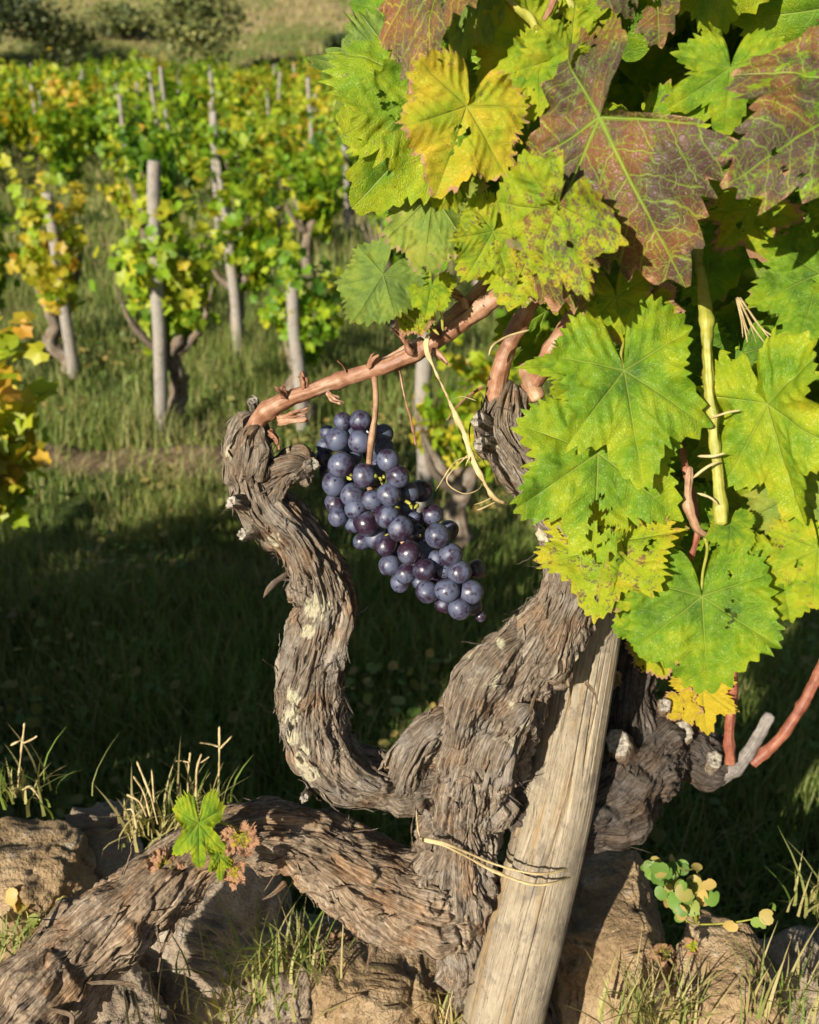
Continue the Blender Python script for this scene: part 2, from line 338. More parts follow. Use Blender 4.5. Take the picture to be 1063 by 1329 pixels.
# ------------------------------------------------------------------ wood
def wood(path, seed, ring=.00065, step=.0010, amp=1.0, twist=2.0, strips=60, mb=None, lump=.16, sfrom=0.0, sto=1.0, lich=()):
    mb = mb or MB()
    P, s = spline(path, step); T, A, B = frames(P[:, :3]); r = P[:, 3]
    n = int(2 * np.pi * r.max() / ring); th = np.linspace(0, 2 * np.pi, n, endpoint=False)
    r0 = .036
    def q_of(th, s):
        a = th + s * twist; return np.stack([np.cos(a) * r0, np.sin(a) * r0, s + 0 * a], -1)
    TH, SS = np.meshgrid(th, s); q = q_of(TH, SS); sd = seed * 31
    qs = q + seed * 3.7
    q2 = qs.copy(); wq = qs * [34, 34, 20]
    q2[..., 0] += noise(wq, sd) * .012 + noise(wq * 2.6, sd + 31) * .004; q2[..., 1] += noise(wq, sd + 1) * .012 + noise(wq * 2.6, sd + 32) * .004
    rr = r[:, None]
    lumps = fbm(qs * [26, 26, 20], sd + 2, 3) * lump * rr + fbm(qs * [70, 70, 44], sd + 21, 2) * .0045 + .006 * sst(.35, .75, noise(qs * [38, 38, 38], sd + 22))
    n1 = noise(q2 * [140, 140, 9], sd + 3); n2 = noise(q2 * [320, 320, 20], sd + 4); n3 = noise(q2 * [740, 740, 46], sd + 5); n0 = noise(q2 * [52, 52, 7], sd + 11)
    brk = sst(-.25, .15, noise(q2 * [110, 110, 30], sd + 6)); fl = sst(-.05, .05, noise(q2 * [240, 240, 42], sd + 8))
    k = .45 + .55 * sst(-.3, .4, noise(qs * 22, sd + 7))
    disp = np.minimum(np.abs(n1) * 3.6, 1) * (.0020 + .0026 * brk) + np.minimum(np.abs(n2) * 3.0, 1) * .0019 + np.minimum(np.abs(n3) * 2.5, 1) * .0011 + fl * .0012 * brk + fbm(qs * [420, 420, 300], sd + 9, 3) * .0011
    disp = disp - .0065 * np.clip(1 - np.abs(n0) * 7, 0, 1) * sst(-.2, .3, noise(qs * [30, 30, 26], sd + 12))
    disp = disp * k * amp * np.clip(rr / .03, .45, 1.3) - .0072 * amp * np.clip(rr / .02, .5, 1)
    D = np.cos(th)[None, :, None] * A[:, None] + np.sin(th)[None, :, None] * B[:, None]
    rad = rr + lumps + disp
    u = np.linspace(0, 1, len(s))[:, None]; L = s[-1]
    endc = np.sqrt(np.clip(1 - np.clip(1 - (L - s) / (r[-1] * .8), 0, 1) ** 2, 0.0004, 1))[:, None]
    rad = rad * endc
    V = P[:, None, :3] + D * rad[..., None]
    li = np.zeros(V.shape[:2])
    for x_, y_, r_ in lich:                          # crusts of lichen where the photo shows them, facing the viewer
        vv = V - CAM; dd_ = vv @ FW; px_ = 531.5 + FPX * (vv @ RT) / dd_; py_ = 664.5 - FPX * (vv @ UP) / dd_
        fr = ((D * (CAM - V)).sum(-1) > 0)
        m_ = sst(1.12, .9, np.hypot(px_ - x_, (py_ - y_) * .8) / r_ + 1.0 * fbm(V * 190, 5, 4)) * fr; li = np.maximum(li, m_)
    if len(lich): V = V + D * (li * (.0004 + .0006 * noise(V * 500, 8)))[..., None]
    mb.add(V, grid_faces(len(s), n), 0, bk=q.reshape(-1, 3), li=np.stack([li, 0 * li, 0 * li], -1).reshape(-1, 3))
    g = np.random.default_rng(seed)
    for _ in range(strips):                          # shreds of bark lifting off along the grain
        i0 = int((sfrom + (sto - sfrom) * g.random()) * (len(s) - 3)); ln = g.uniform(.006, .034); m = max(4, int(ln / step / 2.5)); di = 1 if g.random() < .5 else -1
        idx = i0 + di * (np.arange(m) * 2.5).astype(int)
        idx = idx[(idx >= 0) & (idx < len(s) - 6)]
        if len(idx) < 4: continue
        t = np.linspace(0, 1, len(idx)); t0 = g.uniform(0, 2 * np.pi); a = t0 - (s[idx] - s[idx[0]]) * twist + .15 * g.normal() * t
        j = ((a / (2 * np.pi) * n).astype(int)) % n; base = rad[idx, j]
        lift = g.uniform(.0008, .0045) * t ** 2 + g.uniform(.006, .016) * (g.random() < .10) * t ** 2 + .0003
        wd = g.uniform(.0005, .0017) * np.sqrt(np.clip(1 - (2 * t - .9) ** 2 / 1.22, .02, 1))
        rows = []
        for q_, e in ((-1, .0001), (0, .0005), (1, .0001)):
            aa = a + q_ * wd / np.maximum(base, .008); dd = np.cos(aa)[:, None] * A[idx] + np.sin(aa)[:, None] * B[idx]
            rows.append(P[idx, :3] + dd * (base + lift + e)[:, None])
        VV = np.stack(rows, 1); bq = np.repeat(q_of(a, s[idx])[:, None], 3, 1) + g.normal(0, .02, 3); bq[:, :, 0] += np.array([-.002, 0, .002])
        mb.add(VV, grid_faces(len(idx), 3, False), 0, bk=bq.reshape(-1, 3), li=np.zeros((len(idx) * 3, 3)))
    return mb, P

base = at(655, 1400, .90)
vine = thing('old_grape_vine', 'gnarled old vine with shaggy twisted arms and large mottled leaves beside the wooden post', 'grape vine', (base[0], base[1], -.17))
TR = [(700, 1560, 1.0, 52), (672, 1450, .95, 50), (645, 1310, .885, 50), (603, 1190, .825, 56), (596, 1110, .80, 54), (600, 1045, .785, 54), (603, 1000, .775, 60), (615, 955, .765, 55), (630, 920, .76, 30)]
mb, _ = wood(pxpath(TR), 1, twist=1.2, strips=200, lump=.10); mb.build('trunk', M_BARK, vine)
RA = [(598, 1030, .785, 48), (608, 985, .772, 64), (632, 925, .755, 62), (668, 872, .74, 54), (712, 818, .725, 49), (745, 752, .71, 43), (738, 690, .70, 42), (700, 632, .70, 42), (664, 585, .70, 42), (652, 545, .698, 36), (660, 505, .69, 24), (664, 495, .69, 16)]
mb, _ = wood(pxpath(RA), 2, twist=3.0, lich=[(700, 700, 9)], strips=420, lump=.13); mb, _ = wood(pxpath([(592, 960, .735, 24), (605, 912, .722, 38), (626, 872, .716, 38), (656, 842, .716, 28), (690, 822, .716, 14)]), 23, twist=4, strips=60, mb=mb, lump=.28, lich=[(612, 846, 9), (650, 834, 7)])
mb, _ = wood(pxpath([(512, 1030, .755, 20), (532, 985, .745, 32), (556, 950, .745, 32), (585, 925, .745, 16)]), 24, twist=5, strips=50, mb=mb, lump=.3)
mb, _ = wood(pxpath([(640, 1010, .735, 20), (650, 980, .725, 30), (668, 945, .72, 24), (690, 915, .71, 14)]), 25, twist=4, strips=40, mb=mb, lump=.3)
mb.build('arm', M_BARK, vine)
LA = [(610, 1000, .78, 43), (560, 1000, .772, 47), (505, 1010, .762, 43), (455, 1005, .752, 44), (414, 965, .745, 47), (402, 905, .735, 48), (411, 840, .725, 44), (424, 778, .715, 41), (394, 706, .705, 39), (346, 652, .698, 42), (325, 600, .692, 39), (330, 560, .69, 31), (342, 540, .69, 19)]
LICH = [(410, 790, 15), (402, 820, 8), (381, 905, 8), (377, 930, 9), (383, 958, 9), (392, 982, 9), (402, 1000, 10), (355, 700, 7), (310, 650, 9), (318, 692, 8), (300, 590, 6)]
mb, _ = wood(pxpath(LA), 3, twist=-2.4, lich=LICH, strips=440, lump=.13)
mb, _ = wood(pxpath([(322, 615, .684, 20), (325, 592, .672, 21), (330, 568, .668, 19), (338, 550, .666, 15)]), 17, strips=40, mb=mb, lump=.3)
mb, _ = wood(pxpath([(352, 622, .69, 26), (376, 604, .677, 27), (394, 598, .668, 22), (403, 600, .664, 15)]), 13, strips=16, mb=mb)
mb.build('arm', M_BARK, vine)
GA = [(618, 1165, .83, 50), (580, 1165, .825, 66), (535, 1165, .815, 70), (465, 1132, .795, 58), (385, 1088, .775, 48), (305, 1084, .758, 45), (228, 1130, .742, 48), (150, 1198, .722, 56), (70, 1272, .70, 68), (-15, 1355, .67, 80), (-90, 1440, .64, 86), (-150, 1540, .62, 86)]
mb, GP = wood(pxpath(GA), 4, twist=1.6, strips=500, lump=.10, amp=.9, ring=.0009, step=.0013); mb.build('arm', M_BARK2, vine)
BA = [(640, 1020, .80, 45), (720, 1045, .82, 60), (775, 1030, .84, 64), (820, 985, .86, 60), (868, 955, .88, 46), (915, 985, .89, 40), (950, 1003, .89, 28)]
mb, _ = wood(pxpath(BA), 5, twist=3.0, strips=120, lump=.18, ring=.0010, step=.0014)
mb, _ = wood(pxpath([(815, 1010, .86, 50), (812, 930, .868, 40), (822, 860, .875, 33), (838, 800, .87, 28)]), 6, strips=40, mb=mb, ring=.0010, step=.0014)
mb.build('arm', M_BARK3, vine)

# peeling shreds that stick out
for pts in ([(378, 742, .705, 5), (362, 752, .70, 6), (348, 766, .695, 5), (342, 776, .695, 1)], [(240, 1165, .73, 5), (228, 1200, .725, 4), (212, 1230, .725, 2.5), (205, 1262, .725, .8)],
            [(100, 1278, .68, 5), (140, 1275, .68, 6), (172, 1278, .685, 4), (182, 1286, .685, 1)], [(372, 1145, .765, 7), (355, 1160, .76, 5), (340, 1168, .76, 2)],
            [(200, 1190, .71, 5), (205, 1215, .71, 3), (212, 1235, .71, 1)], [(760, 885, .69, 3), (772, 900, .69, 2), (776, 915, .69, .8)], [(540, 1045, .73, 1.2), (534, 1075, .735, 1), (536, 1100, .74, .8)], [(485, 1230, .79, 4), (478, 1250, .79, 2), (480, 1262, .79, .7)],
            [(700, 890, .70, 3), (690, 915, .69, 3), (688, 940, .69, 1)], [(60, 1310, .66, 7), (92, 1318, .66, 8), (88, 1340, .66, 4), (70, 1352, .66, 1)]):
    mb = MB(); pp = pxpath(pts); pp[:, 3] *= .8; tube(mb, pp, .0012, 10, None, 0, pts[0][0] * .1, .0009, True, .3); mb.build('bark_shred', M_BARK2, vine)

def stub(x, y, d, r, tilt=(0, 0), ln=.006):          # a pruned spur with its pale cut face
    c = at(x, y, d + .013); rr = r * d / FPX; ax = (CAM - c); ax /= np.linalg.norm(ax); ax = ax + RT * tilt[0] + np.array([0, 0, 1.]) * tilt[1]; ax /= np.linalg.norm(ax)
    u = np.cross(ax, [0, 0, 1.]); u /= np.linalg.norm(u); v = np.cross(ax, u); n = 22; th = np.linspace(0, 2 * np.pi, n, endpoint=False)
    g = np.random.default_rng(int(x * 7 + y)); rad = rr * (1 + .13 * np.sin(2 * th + g.random() * 6) + g.normal(0, .06, n)); rows = []
    for k, (h, f) in enumerate(((-.02, 1.25), (-.004, 1.12), (ln * .9, 1.0), (ln, .88), (ln * .92, .5), (ln * .86, .18), (ln * .6, .02))):
        rows.append(c + ax * h + (np.cos(th)[:, None] * u + np.sin(th)[:, None] * v) * (rad * f)[:, None] + g.normal(0, .0005, (n, 3)))
    V = np.array(rows); f = grid_faces(7, n); mi = np.repeat([0, 0, 0, 1, 1, 1], n)
    bk = np.stack([V[..., 0], V[..., 1], V[..., 2]], -1).reshape(-1, 3)
    link('pruning_stub', mesh('pruning_stub', V, f, [M_BARK, M_CUT], {'bk': bk}, None, True, mi), vine)
for a in ((628, 577, .662, 10, (-.5, .1)), (625, 547, .665, 10, (-.6, .4)), (401, 604, .652, 9, (.5, .2)), (363, 602, .664, 8, (.2, .4)), (313, 566, .668, 9, (-.5, .4)), (306, 652, .662, 8, (-.6, .1)), (330, 525, .685, 7, (-.2, .9)), (321, 692, .672, 8, (-.8, -.2)), (690, 580, .66, 9, (.3, .4)),
          (886, 950, .835, 13, (.1, .1)), (803, 966, .80, 17, (-.2, .3)), (862, 917, .835, 9, (0, .3)), (926, 988, .85, 11, (.2, .4)), (396, 1034, .715, 6, (-.1, -.2))): stub(*a)

# canes
def cane(L, mat, nod=.28, seed=0, n=14, step=.002, name='cane'):
    pp = pxpath(L); pp[:, 3] *= .80; mb = MB(); tube(mb, pp, step * .6, n + 8, nod, 0, seed, .0010); return mb.build(name, mat, vine)
cane([(326, 574, .675, 15), (336, 545, .668, 14), (362, 523, .662, 13), (405, 507, .658, 12.5), (450, 491, .654, 12.5), (500, 475, .648, 12), (550, 452, .642, 12.5), (595, 422, .635, 12), (632, 394, .625, 12), (690, 350, .61, 11)], M_CANE, .22, 0, 18)
cane([(560, 440, .645, 9), (590, 408, .64, 12), (615, 385, .638, 12), (660, 330, .64, 10)], M_CANE, .2, .5)
cane([(420, 505, .672, 7), (500, 470, .665, 7), (550, 440, .655, 6)], M_CANE2, .2, .9)
cane([(650, 550, .705, 14), (644, 515, .692, 15), (650, 478, .682, 14), (663, 440, .68, 14), (688, 395, .67, 13), (720, 330, .66, 12)], M_CANE, .18, .2, 18)
cane([(660, 555, .71, 15), (682, 512, .698, 16), (703, 478, .682, 15), (728, 438, .672, 15), (765, 388, .66, 15), (800, 330, .65, 13)], M_CANE, .18, .7, 18)
cane([(700, 520, .69, 12), (690, 500, .69, 14), (682, 470, .685, 9)], M_CANE2, .3, .1)
cane([(900, 300, .60, 7), (909, 355, .58, 8), (916, 402, .565, 9), (918, 450, .56, 8.5), (922, 520, .56, 8.5), (928, 580, .56, 8.5), (933, 630, .56, 9), (937, 682, .56, 9)], M_YCANE, .34, .4, 16)
cane([(895, 605, .57, 5), (893, 650, .57, 6), (905, 685, .57, 6), (925, 700, .57, 4)], M_CANE2, .3, .2)
cane([(948, 992, .86, 8), (946, 950, .85, 7.5), (950, 905, .84, 7), (952, 850, .83, 7)], M_DCANE, .2, .3)
cane([(975, 992, .87, 8), (1010, 960, .865, 8.5), (1035, 925, .86, 8), (1060, 880, .85, 8), (1085, 820, .84, 8)], M_DCANE, .25, .6)
cane([(930, 1010, .885, 14), (960, 990, .872, 12), (984, 957, .865, 10), (994, 938, .862, 8.5), (1001, 926, .86, 7)], M_GREY, .3, .3)
cane([(640, -20, .54, 5), (668, 8, .54, 5.5), (692, 28, .535, 5), (698, 62, .535, 4)], M_YCANE, .3, .1)
cane([(730, -20, .53, 4.5), (745, 12, .53, 4.5), (760, 45, .53, 4)], M_YCANE, .3, .6)
cane([(700, 35, .535, 4), (712, 15, .535, 4), (722, -10, .535, 4)], M_CANE, .3, .6)
cane([(880, 760, .60, 4), (905, 690, .58, 4), (890, 610, .585, 5), (880, 560, .60, 5), (860, 480, .62, 6)], M_DCANE, .2, .1)
# dry bud stubs, tendrils and petiole ends along the canes
for L in ([(424, 510, .648, 6), (430, 520, .645, 4), (440, 524, .645, 3)], [(395, 505, .655, 6), (394, 492, .652, 5), (392, 488, .652, 3)], [(372, 517, .655, 5), (366, 508, .65, 5), (362, 505, .65, 2)], [(452, 490, .65, 3), (446, 476, .648, 2), (438, 468, .645, 1)],
          [(516, 470, .65, 2.4), (524, 510, .65, 1.8), (534, 545, .65, 2), (540, 578, .65, 1.6)], [(478, 478, .645, 6), (483, 466, .64, 5), (488, 462, .64, 3)], [(570, 440, .635, 6), (560, 426, .63, 5), (556, 420, .63, 2)], [(536, 460, .635, 6), (522, 436, .632, 4), (514, 428, .632, 2)],
          [(360, 545, .662, 7), (378, 540, .658, 7), (398, 535, .655, 5)], [(350, 560, .664, 6), (360, 572, .66, 4), (362, 580, .66, 2)], [(608, 402, .628, 7), (600, 386, .625, 6), (590, 380, .625, 3)], [(560, 455, .632, 6), (572, 462, .63, 5), (580, 470, .63, 2)],
          [(628, 500, .68, 2), (600, 520, .68, 1.6), (580, 545, .69, 1.2)]):
    mb = MB(); pp = pxpath(L); pp[:, 3] *= .5
    if L[0][3] > 4:
        for q_ in range(4):
            p2 = pp.copy(); p2[:, :3] += np.outer(np.linspace(.3, 1, len(pp)), rng.normal(0, .0022, 3)); p2[:, 3] *= rng.uniform(.45, .85); tube(mb, p2, .0008, 9, .6, 0, L[0][0] * .01 + q_, .0022, True, rng.uniform(.4, 1))
    else: tube(mb, pp, .001, 8, .5, 0, L[0][0] * .01, .0012)
    mb.build('bud_stub' if L[0][3] > 4 else 'tendril', M_CANE, vine)
for L in ([(920, 543, .556, 1.6), (945, 535, .55, 1.8), (962, 532, .548, 1.4)], [(905, 592, .556, 1.8), (925, 592, .55, 2), (942, 588, .548, 1.6)], [(900, 620, .556, 1.6), (918, 606, .55, 1.6), (935, 598, .55, 1.2)], [(688, 428, .66, 1.4), (660, 436, .655, 1.6), (640, 448, .65, 1.6), (634, 462, .65, 1.4)],
          [(845, 470, .60, 1.4), (870, 480, .58, 1.2)], [(905, 640, .556, 1.6), (922, 646, .552, 1.6), (932, 655, .552, 1.6)]):
    mb = MB(); tube(mb, pxpath(L), .002, 6, None, 0, L[0][0] * .01, .0003); mb.build('tendril', M_TWINE, vine)
mb = MB()
for k in range(9):
    tube(mb, pxpath([(955 + k * .8, 386, .545, 1.0), (962 + k * 3, 415 + k % 3 * 4, .54, .9), (964 + k * 6, 438 + (k * 7) % 13, .54, .5)]), .003, 5, None, 0, k, .0003)
mb.build('frayed_fibre', M_TWINE, vine)

# ------------------------------------------------------------------ leaves
VEINS = np.radians([-108, -52, 0, 52, 108]); BRK = np.radians([-173, -81, -26, 26, 81, 173])
def leaf_geo(seed, lob=.5, res=1.0, fold=.15, cup=.12, wav=.065, by=.5, bx=.25, teeth=.085, crum=.034, wx=1.0, curl=0.0, half=173, lx=1.0):
    g = np.random.default_rng(seed); nr = max(5, int(28 * res)); rr = np.linspace(0, 1, nr) ** .85
    cpx = np.array([-173, -163, -145, -108, -81, -52, -26, 0, 26, 52, 81, 108, 145, 163, 173.])
    j = lambda: 1 + g.normal(0, .045)
    a = [.10, .45, .62 * j(), .74 * j(), (.70 - .26 * lob) * j(), .88 * j(), (.80 - .30 * lob) * j()]; b = [.10, .45, .62 * j(), .74 * j(), (.70 - .26 * lob) * j(), .88 * j(), (.80 - .30 * lob) * j()]
    cpr = np.array(a + [1.0] + b[::-1]); ph0 = g.random() * 9; NT_ = 40 + g.integers(0, 10)
    hn, hp_ = half if isinstance(half, tuple) else (half, half)
    def hf(d): return np.where(d < 0, hn, hp_)
    def Rf(ph):
        d = np.degrees(ph); i = np.clip(np.searchsorted(cpx, d) - 1, 0, len(cpx) - 2); t = (d - cpx[i]) / (cpx[i + 1] - cpx[i]); w = .45 * t + .55 * t * t * (3 - 2 * t)
        return (cpr[i] * (1 - w) + cpr[i + 1] * w) * np.where(hf(d) > 172, 1, .08 + .92 * sst(0, -28, np.abs(d) - hf(d)))
    def teethf(ph):
        x = ph / (2 * np.pi) * NT_ + ph0 + .35 * np.sin(ph * 5 + ph0); k = np.floor(x); f = x - k; tri = np.where(f < .55, f / .55, (1 - f) / .45)
        am = .5 + .8 * np.abs(np.sin(k * 12.9898 + seed) * 43758.5 % 1); big = 1 + .8 * (k % 3 == 0)
        return teeth * am * big * (tri - .35) * sst(R(172), R(150), np.abs(ph))
    V = []; LV = []; F = []; off = 0; UV = []
    for k in range(5):
        n = max(6, int((BRK[k + 1] - BRK[k]) / R(344) * 250 * res)); n1 = max(3, int(n * (VEINS[k] - BRK[k]) / (BRK[k + 1] - BRK[k])))
        ph = np.concatenate([np.linspace(BRK[k], VEINS[k], n1, endpoint=False), np.linspace(VEINS[k], BRK[k + 1], n - n1)])
        rad = rr[:, None] * Rf(ph)[None] + (rr[:, None] ** 7) * teethf(ph)[None]
        x = rad * np.sin(ph)[None] ; y = rad * np.cos(ph)[None]
        d = np.abs(rad * np.sin(ph - VEINS[k])[None]); s = rad * np.cos(ph - VEINS[k])[None]
        V.append(np.stack([x, y, 0 * x], -1).reshape(-1, 3)); LV.append(np.stack([s - .75 * d, d, rr[:, None] + 0 * x], -1).reshape(-1, 3))
        F.append(grid_faces(nr, len(ph), False) + off); off += nr * len(ph)
    V = np.concatenate(V); LV = np.concatenate(LV); F = np.concatenate(F); UV = V[:, :2].copy()
    x, y = V[:, 0] * wx, V[:, 1]; x = np.where(x > 0, x * lx, x); r2 = x * x + y * y; ph = np.arctan2(x, y); t = LV[:, 2]
    z = fold * np.abs(x) ** 1.15 + cup * r2 + wav * t ** 2 * np.sin(5 * ph + g.random() * 6) + .5 * wav * t ** 3 * np.sin(11 * ph + g.random() * 6)
    z += .028 * (1 - np.exp(-LV[:, 1] / .035)) * np.clip(t * 3, 0, 1) + .013 * np.cos((LV[:, 0] * 7.2 - .5) * 2 * np.pi) * -1 * sst(.02, .12, LV[:, 1]) * (1 - .5 * t)
    cu = np.stack([np.cos(ph) * 1.6 + seed, np.sin(ph) * 1.6, 0 * ph], -1); z -= .16 * t ** 4 * np.clip(noise(cu, seed) - .12, 0, 1); z += .10 * t ** 5 * np.clip(noise(cu, seed + 1) - .25, 0, 1)
    P3 = np.stack([x, y, 0 * x], -1); z += crum * fbm(P3 * 4.5 + seed, seed, 3) * 2 * np.clip(t * 1.6, 0, 1)
    z += curl * np.clip(np.abs(x) - .42, 0, 1) ** 1.5 * 2
    for kk, ax in ((by, 1), (bx, 0)):                # roll the blade down along and across the midrib
        if abs(kk) > 1e-3:
            c_ = x if ax == 0 else y; c2 = np.sin(kk * c_) / kk - z * np.sin(kk * c_); z = -(1 - np.cos(kk * c_)) / kk + z * np.cos(kk * c_)
            if ax == 0: x = c2
            else: y = c2
    return np.stack([x, y, z], -1), F, LV, UV
def place_leaf(V, J, T, roll=0, pitch=0, flip=False):
    Yv = T - J; L = np.linalg.norm(Yv); Yv = Yv / L; n = CAM - (J + T) / 2; n -= Yv * n.dot(Yv); n /= np.linalg.norm(n)
    if flip: n = -n
    X_ = np.cross(Yv, n); a = R(roll); n2 = n * math.cos(a) + X_ * math.sin(a); X2 = np.cross(Yv, n2)
    b = R(pitch); Y3 = Yv * math.cos(b) + n2 * math.sin(b); N3 = np.cross(X2, Y3)
    return J + (V[:, :1] * X2 + V[:, 1:2] * Y3 + V[:, 2:3] * N3) * L
def leaf(J, T, dj, dt, roll=0, red=0., yel=.45, dry=0., flip=False, name='leaf', petiole=None, par=None, **kw):
    seed = int(abs(J[0] * 3 + J[1] * 7 + T[0])) + 1
    V, F, LV, UV = leaf_geo(seed, **kw)
    if red > .2:                                     # holes and torn margins
        m = UV[F].mean(1); hole = noise(np.stack([m[:, 0] * 4.2, m[:, 1] * 4.2, 0 * m[:, 0] + seed], -1), 3) + .25 * noise(np.stack([m[:, 0] * 22, m[:, 1] * 22, 0 * m[:, 0] + seed], -1), 4)
        F = F[(hole < .86) | (np.hypot(m[:, 0], m[:, 1]) < .18)]
    W_ = place_leaf(V, at(*J, dj), at(*T, dt), roll, 0, flip)
    col = np.tile([red, yel, dry, (seed * .6180339) % 1], (len(V), 1))
    o = link(name, mesh(name, W_, F, M_LEAF, {'lv': LV, 'lc': col}, UV), par or vine)
    if petiole:
        mb = MB(); tube(mb, pxpath([(*J, dj + .001, 2.2)] + [p for p in petiole]), .002, 7, None, 0, seed, 0); mb.build('petiole', M_YCANE, o)
    return o

# the leaves one can tell apart, J = petiole junction, T = tip
leaf((778, 152), (658, 392), .500, .525, 22, red=.80, yel=.36, dry=.14, lob=.5, by=.9, bx=.25, fold=.02, cup=-.05, wav=.07, wx=1.05, lx=.50, half=(124, 173))
leaf((1150, 112), (932, 236), .475, .462, 26, red=.70, yel=.35, dry=.12, lob=.2, by=.4, bx=.8, wx=.78)
leaf((948, 88), (938, 185), .522, .53, 4, red=.16, yel=.36, lob=.75, by=.5, bx=.25, fold=.1, wav=.07, wx=1.15, petiole=[(958, 72, .56, 2), (965, 55, .575, 2), (990, 10, .60, 2)])
leaf((606, 138), (568, 258), .515, .52, -10, red=.34, yel=.80, dry=.22, lob=.12, by=.45, bx=.35, wav=.08, wx=.95)
leaf((575, 118), (428, 172), .565, .535, 25, red=.40, yel=.40, lob=.3, by=.5, bx=.75, fold=-.1)
leaf((560, 150), (470, 275), .56, .55, -15, red=.25, yel=.42, lob=.3, by=.7, bx=.5)
leaf((580, -62), (532, 110), .530, .505, 34, red=.86, yel=.60, dry=.15, lob=.2, by=.4, bx=.6, fold=.1, wx=.52)
leaf((618, -50), (588, 98), .535, .53, -22, red=.3, yel=.45, flip=True, lob=.2, by=.4, bx=.3, wx=.5)
leaf((520, 75), (432, 165), .59, .57, 30, red=.1, yel=.30, flip=True, lob=.3, by=.5, bx=.4)
leaf((722, 272), (618, 266), .498, .515, -14, red=.46, yel=.50, dry=.12, lob=.15, by=.7, bx=.5, wav=.06, wx=1.02, half=118)
leaf((724, 266), (772, 402), .496, .488, 22, red=.56, yel=.55, dry=.05, lob=.2, by=.45, bx=-.2, fold=.25, wx=.60, half=112)
leaf((720, 280), (645, 345), .51, .53, 30, red=.5, yel=.66, dry=.15, lob=.3, by=.6, bx=.4, wx=.5, half=120)
leaf((640, 300), (600, 372), .555, .56, -8, red=.42, yel=.55, lob=.25, by=.5, bx=.5, wx=.9)
leaf((712, 305), (688, 362), .515, .515, 20, red=.98, yel=.7, dry=.5, flip=True, lob=.2, by=1.1, bx=.8)
leaf((690, 320), (655, 415), .56, .565, 0, red=.46, yel=.62, dry=.1, lob=.25, by=.5, bx=.3, wx=1.15)
leaf((728, 330), (722, 420), .56, .575, 8, red=.44, yel=.55, lob=.35, by=.5, bx=.3, wx=1.0)
leaf((562, 250), (545, 388), .575, .57, 5, red=.38, yel=.52, dry=.3, flip=True, lob=.4, by=.6, bx=-.5, crum=.06, wx=.62)
leaf((545, 240), (482, 268), .60, .60, 10, red=.1, yel=.15, lob=.3, wx=1.1)
leaf((497, 356), (452, 430), .60, .60, 18, red=.04, yel=.34, flip=True, lob=.1, by=.5, bx=-.6, wx=.85, petiole=[(505, 375, .605, 2), (520, 402, .61, 2.2), (556, 430, .62, 2.4)])
leaf((560, 372), (550, 416), .605, .60, 10, red=.1, yel=.5, lob=.1, by=.4, bx=.3, wx=.9, petiole=[(572, 400, .61, 2), (575, 430, .615, 2)])
leaf((540, 405), (515, 436), .615, .62, 10, red=.5, yel=.6, dry=.5, lob=.2, crum=.08, petiole=[(556, 420, .62, 2), (570, 435, .62, 2)])
leaf((700, 52), (622, 135), .56, .565, -12, red=.15, yel=.62, lob=.2, by=.5, bx=.3, wav=.06)
leaf((740, 70), (665, 95), .53, .525, -10, red=.3, yel=.55, lob=.1, by=.5, bx=.6)
leaf((700, 85), (628, 170), .53, .535, 26, red=.35, yel=.5, lob=.2, by=.6, bx=.6, wx=.7)
leaf((680, -30), (665, 55), .58, .585, 5, red=.1, yel=.60, flip=True, lob=.3)
leaf((850, -60), (858, 66), .51, .52, -6, red=.74, yel=.40, dry=.15, lob=.35, by=.5, bx=.4)
leaf((770, -45), (795, 40), .56, .57, 12, red=.3, yel=.52, dry=.2, lob=.35)
leaf((960, -35), (975, 50), .60, .61, -4, red=.12, yel=.18, lob=.5)
leaf((1040, -35), (1022, 60), .585, .59, 8, red=.3, yel=.2, lob=.3)
leaf((830, 190), (850, 330), .56, .57, 14, red=.40, yel=.38, dry=.15, lob=.4, wav=.07)
leaf((828, 275), (846, 372), .575, .58, 10, red=.35, yel=.40, dry=.15, lob=.5, wx=1.1)
leaf((800, 330), (838, 432), .585, .59, -6, red=.15, yel=.28, lob=.4)
leaf((800, 385), (815, 462), .575, .58, 0, red=.3, yel=.58, dry=.45, lob=.5)
leaf((850, 395), (866, 440), .58, .585, 10, red=.3, yel=.7, dry=.7, lob=.5, crum=.06)
leaf((975, 270), (998, 348), .575, .58, 8, red=.35, yel=.62, dry=.45, lob=.6, wx=1.1)
leaf((930, 260), (912, 420), .60, .62, -12, red=.2, yel=.22, dry=.1, lob=.3)
leaf((1030, 290), (1040, 350), .57, .58, 5, red=.3, yel=.35, lob=.4)
leaf((1020, 330), (1000, 392), .60, .60, 5, red=.0, yel=.4, lob=.4, flip=True)
leaf((1065, 355), (1030, 460), .555, .56, 10, red=.12, yel=.25, dry=.1, lob=.35, crum=.05)
leaf((975, 225), (985, 300), .59, .60, 15, red=.1, yel=.3, lob=.5)
leaf((810, 481), (838, 650), .555, .548, -4, red=.08, yel=.34, lob=.45, by=.35, bx=.5, wav=.05, wx=.80, petiole=[(806, 460, .56, 2), (815, 430, .575, 2)])
leaf((776, 588), (770, 748), .572, .567, -6, red=.22, yel=.36, lob=.45, by=.40, bx=.45, wav=.05, wx=1.02)
leaf((792, 705), (765, 810), .592, .582, 18, red=.46, yel=.62, dry=.1, lob=.3, by=.5, bx=-.2, wx=1.1)
leaf((825, 740), (800, 800), .585, .58, -20, red=.45, yel=.5, dry=.2, lob=.3, by=.6)
leaf((911, 774), (920, 914), .57, .568, 2, red=.22, yel=.30, lob=.12, by=.5, bx=.45, wx=1.02, petiole=[(912, 745, .575, 2), (918, 712, .58, 2.2), (912, 690, .585, 2.4)])
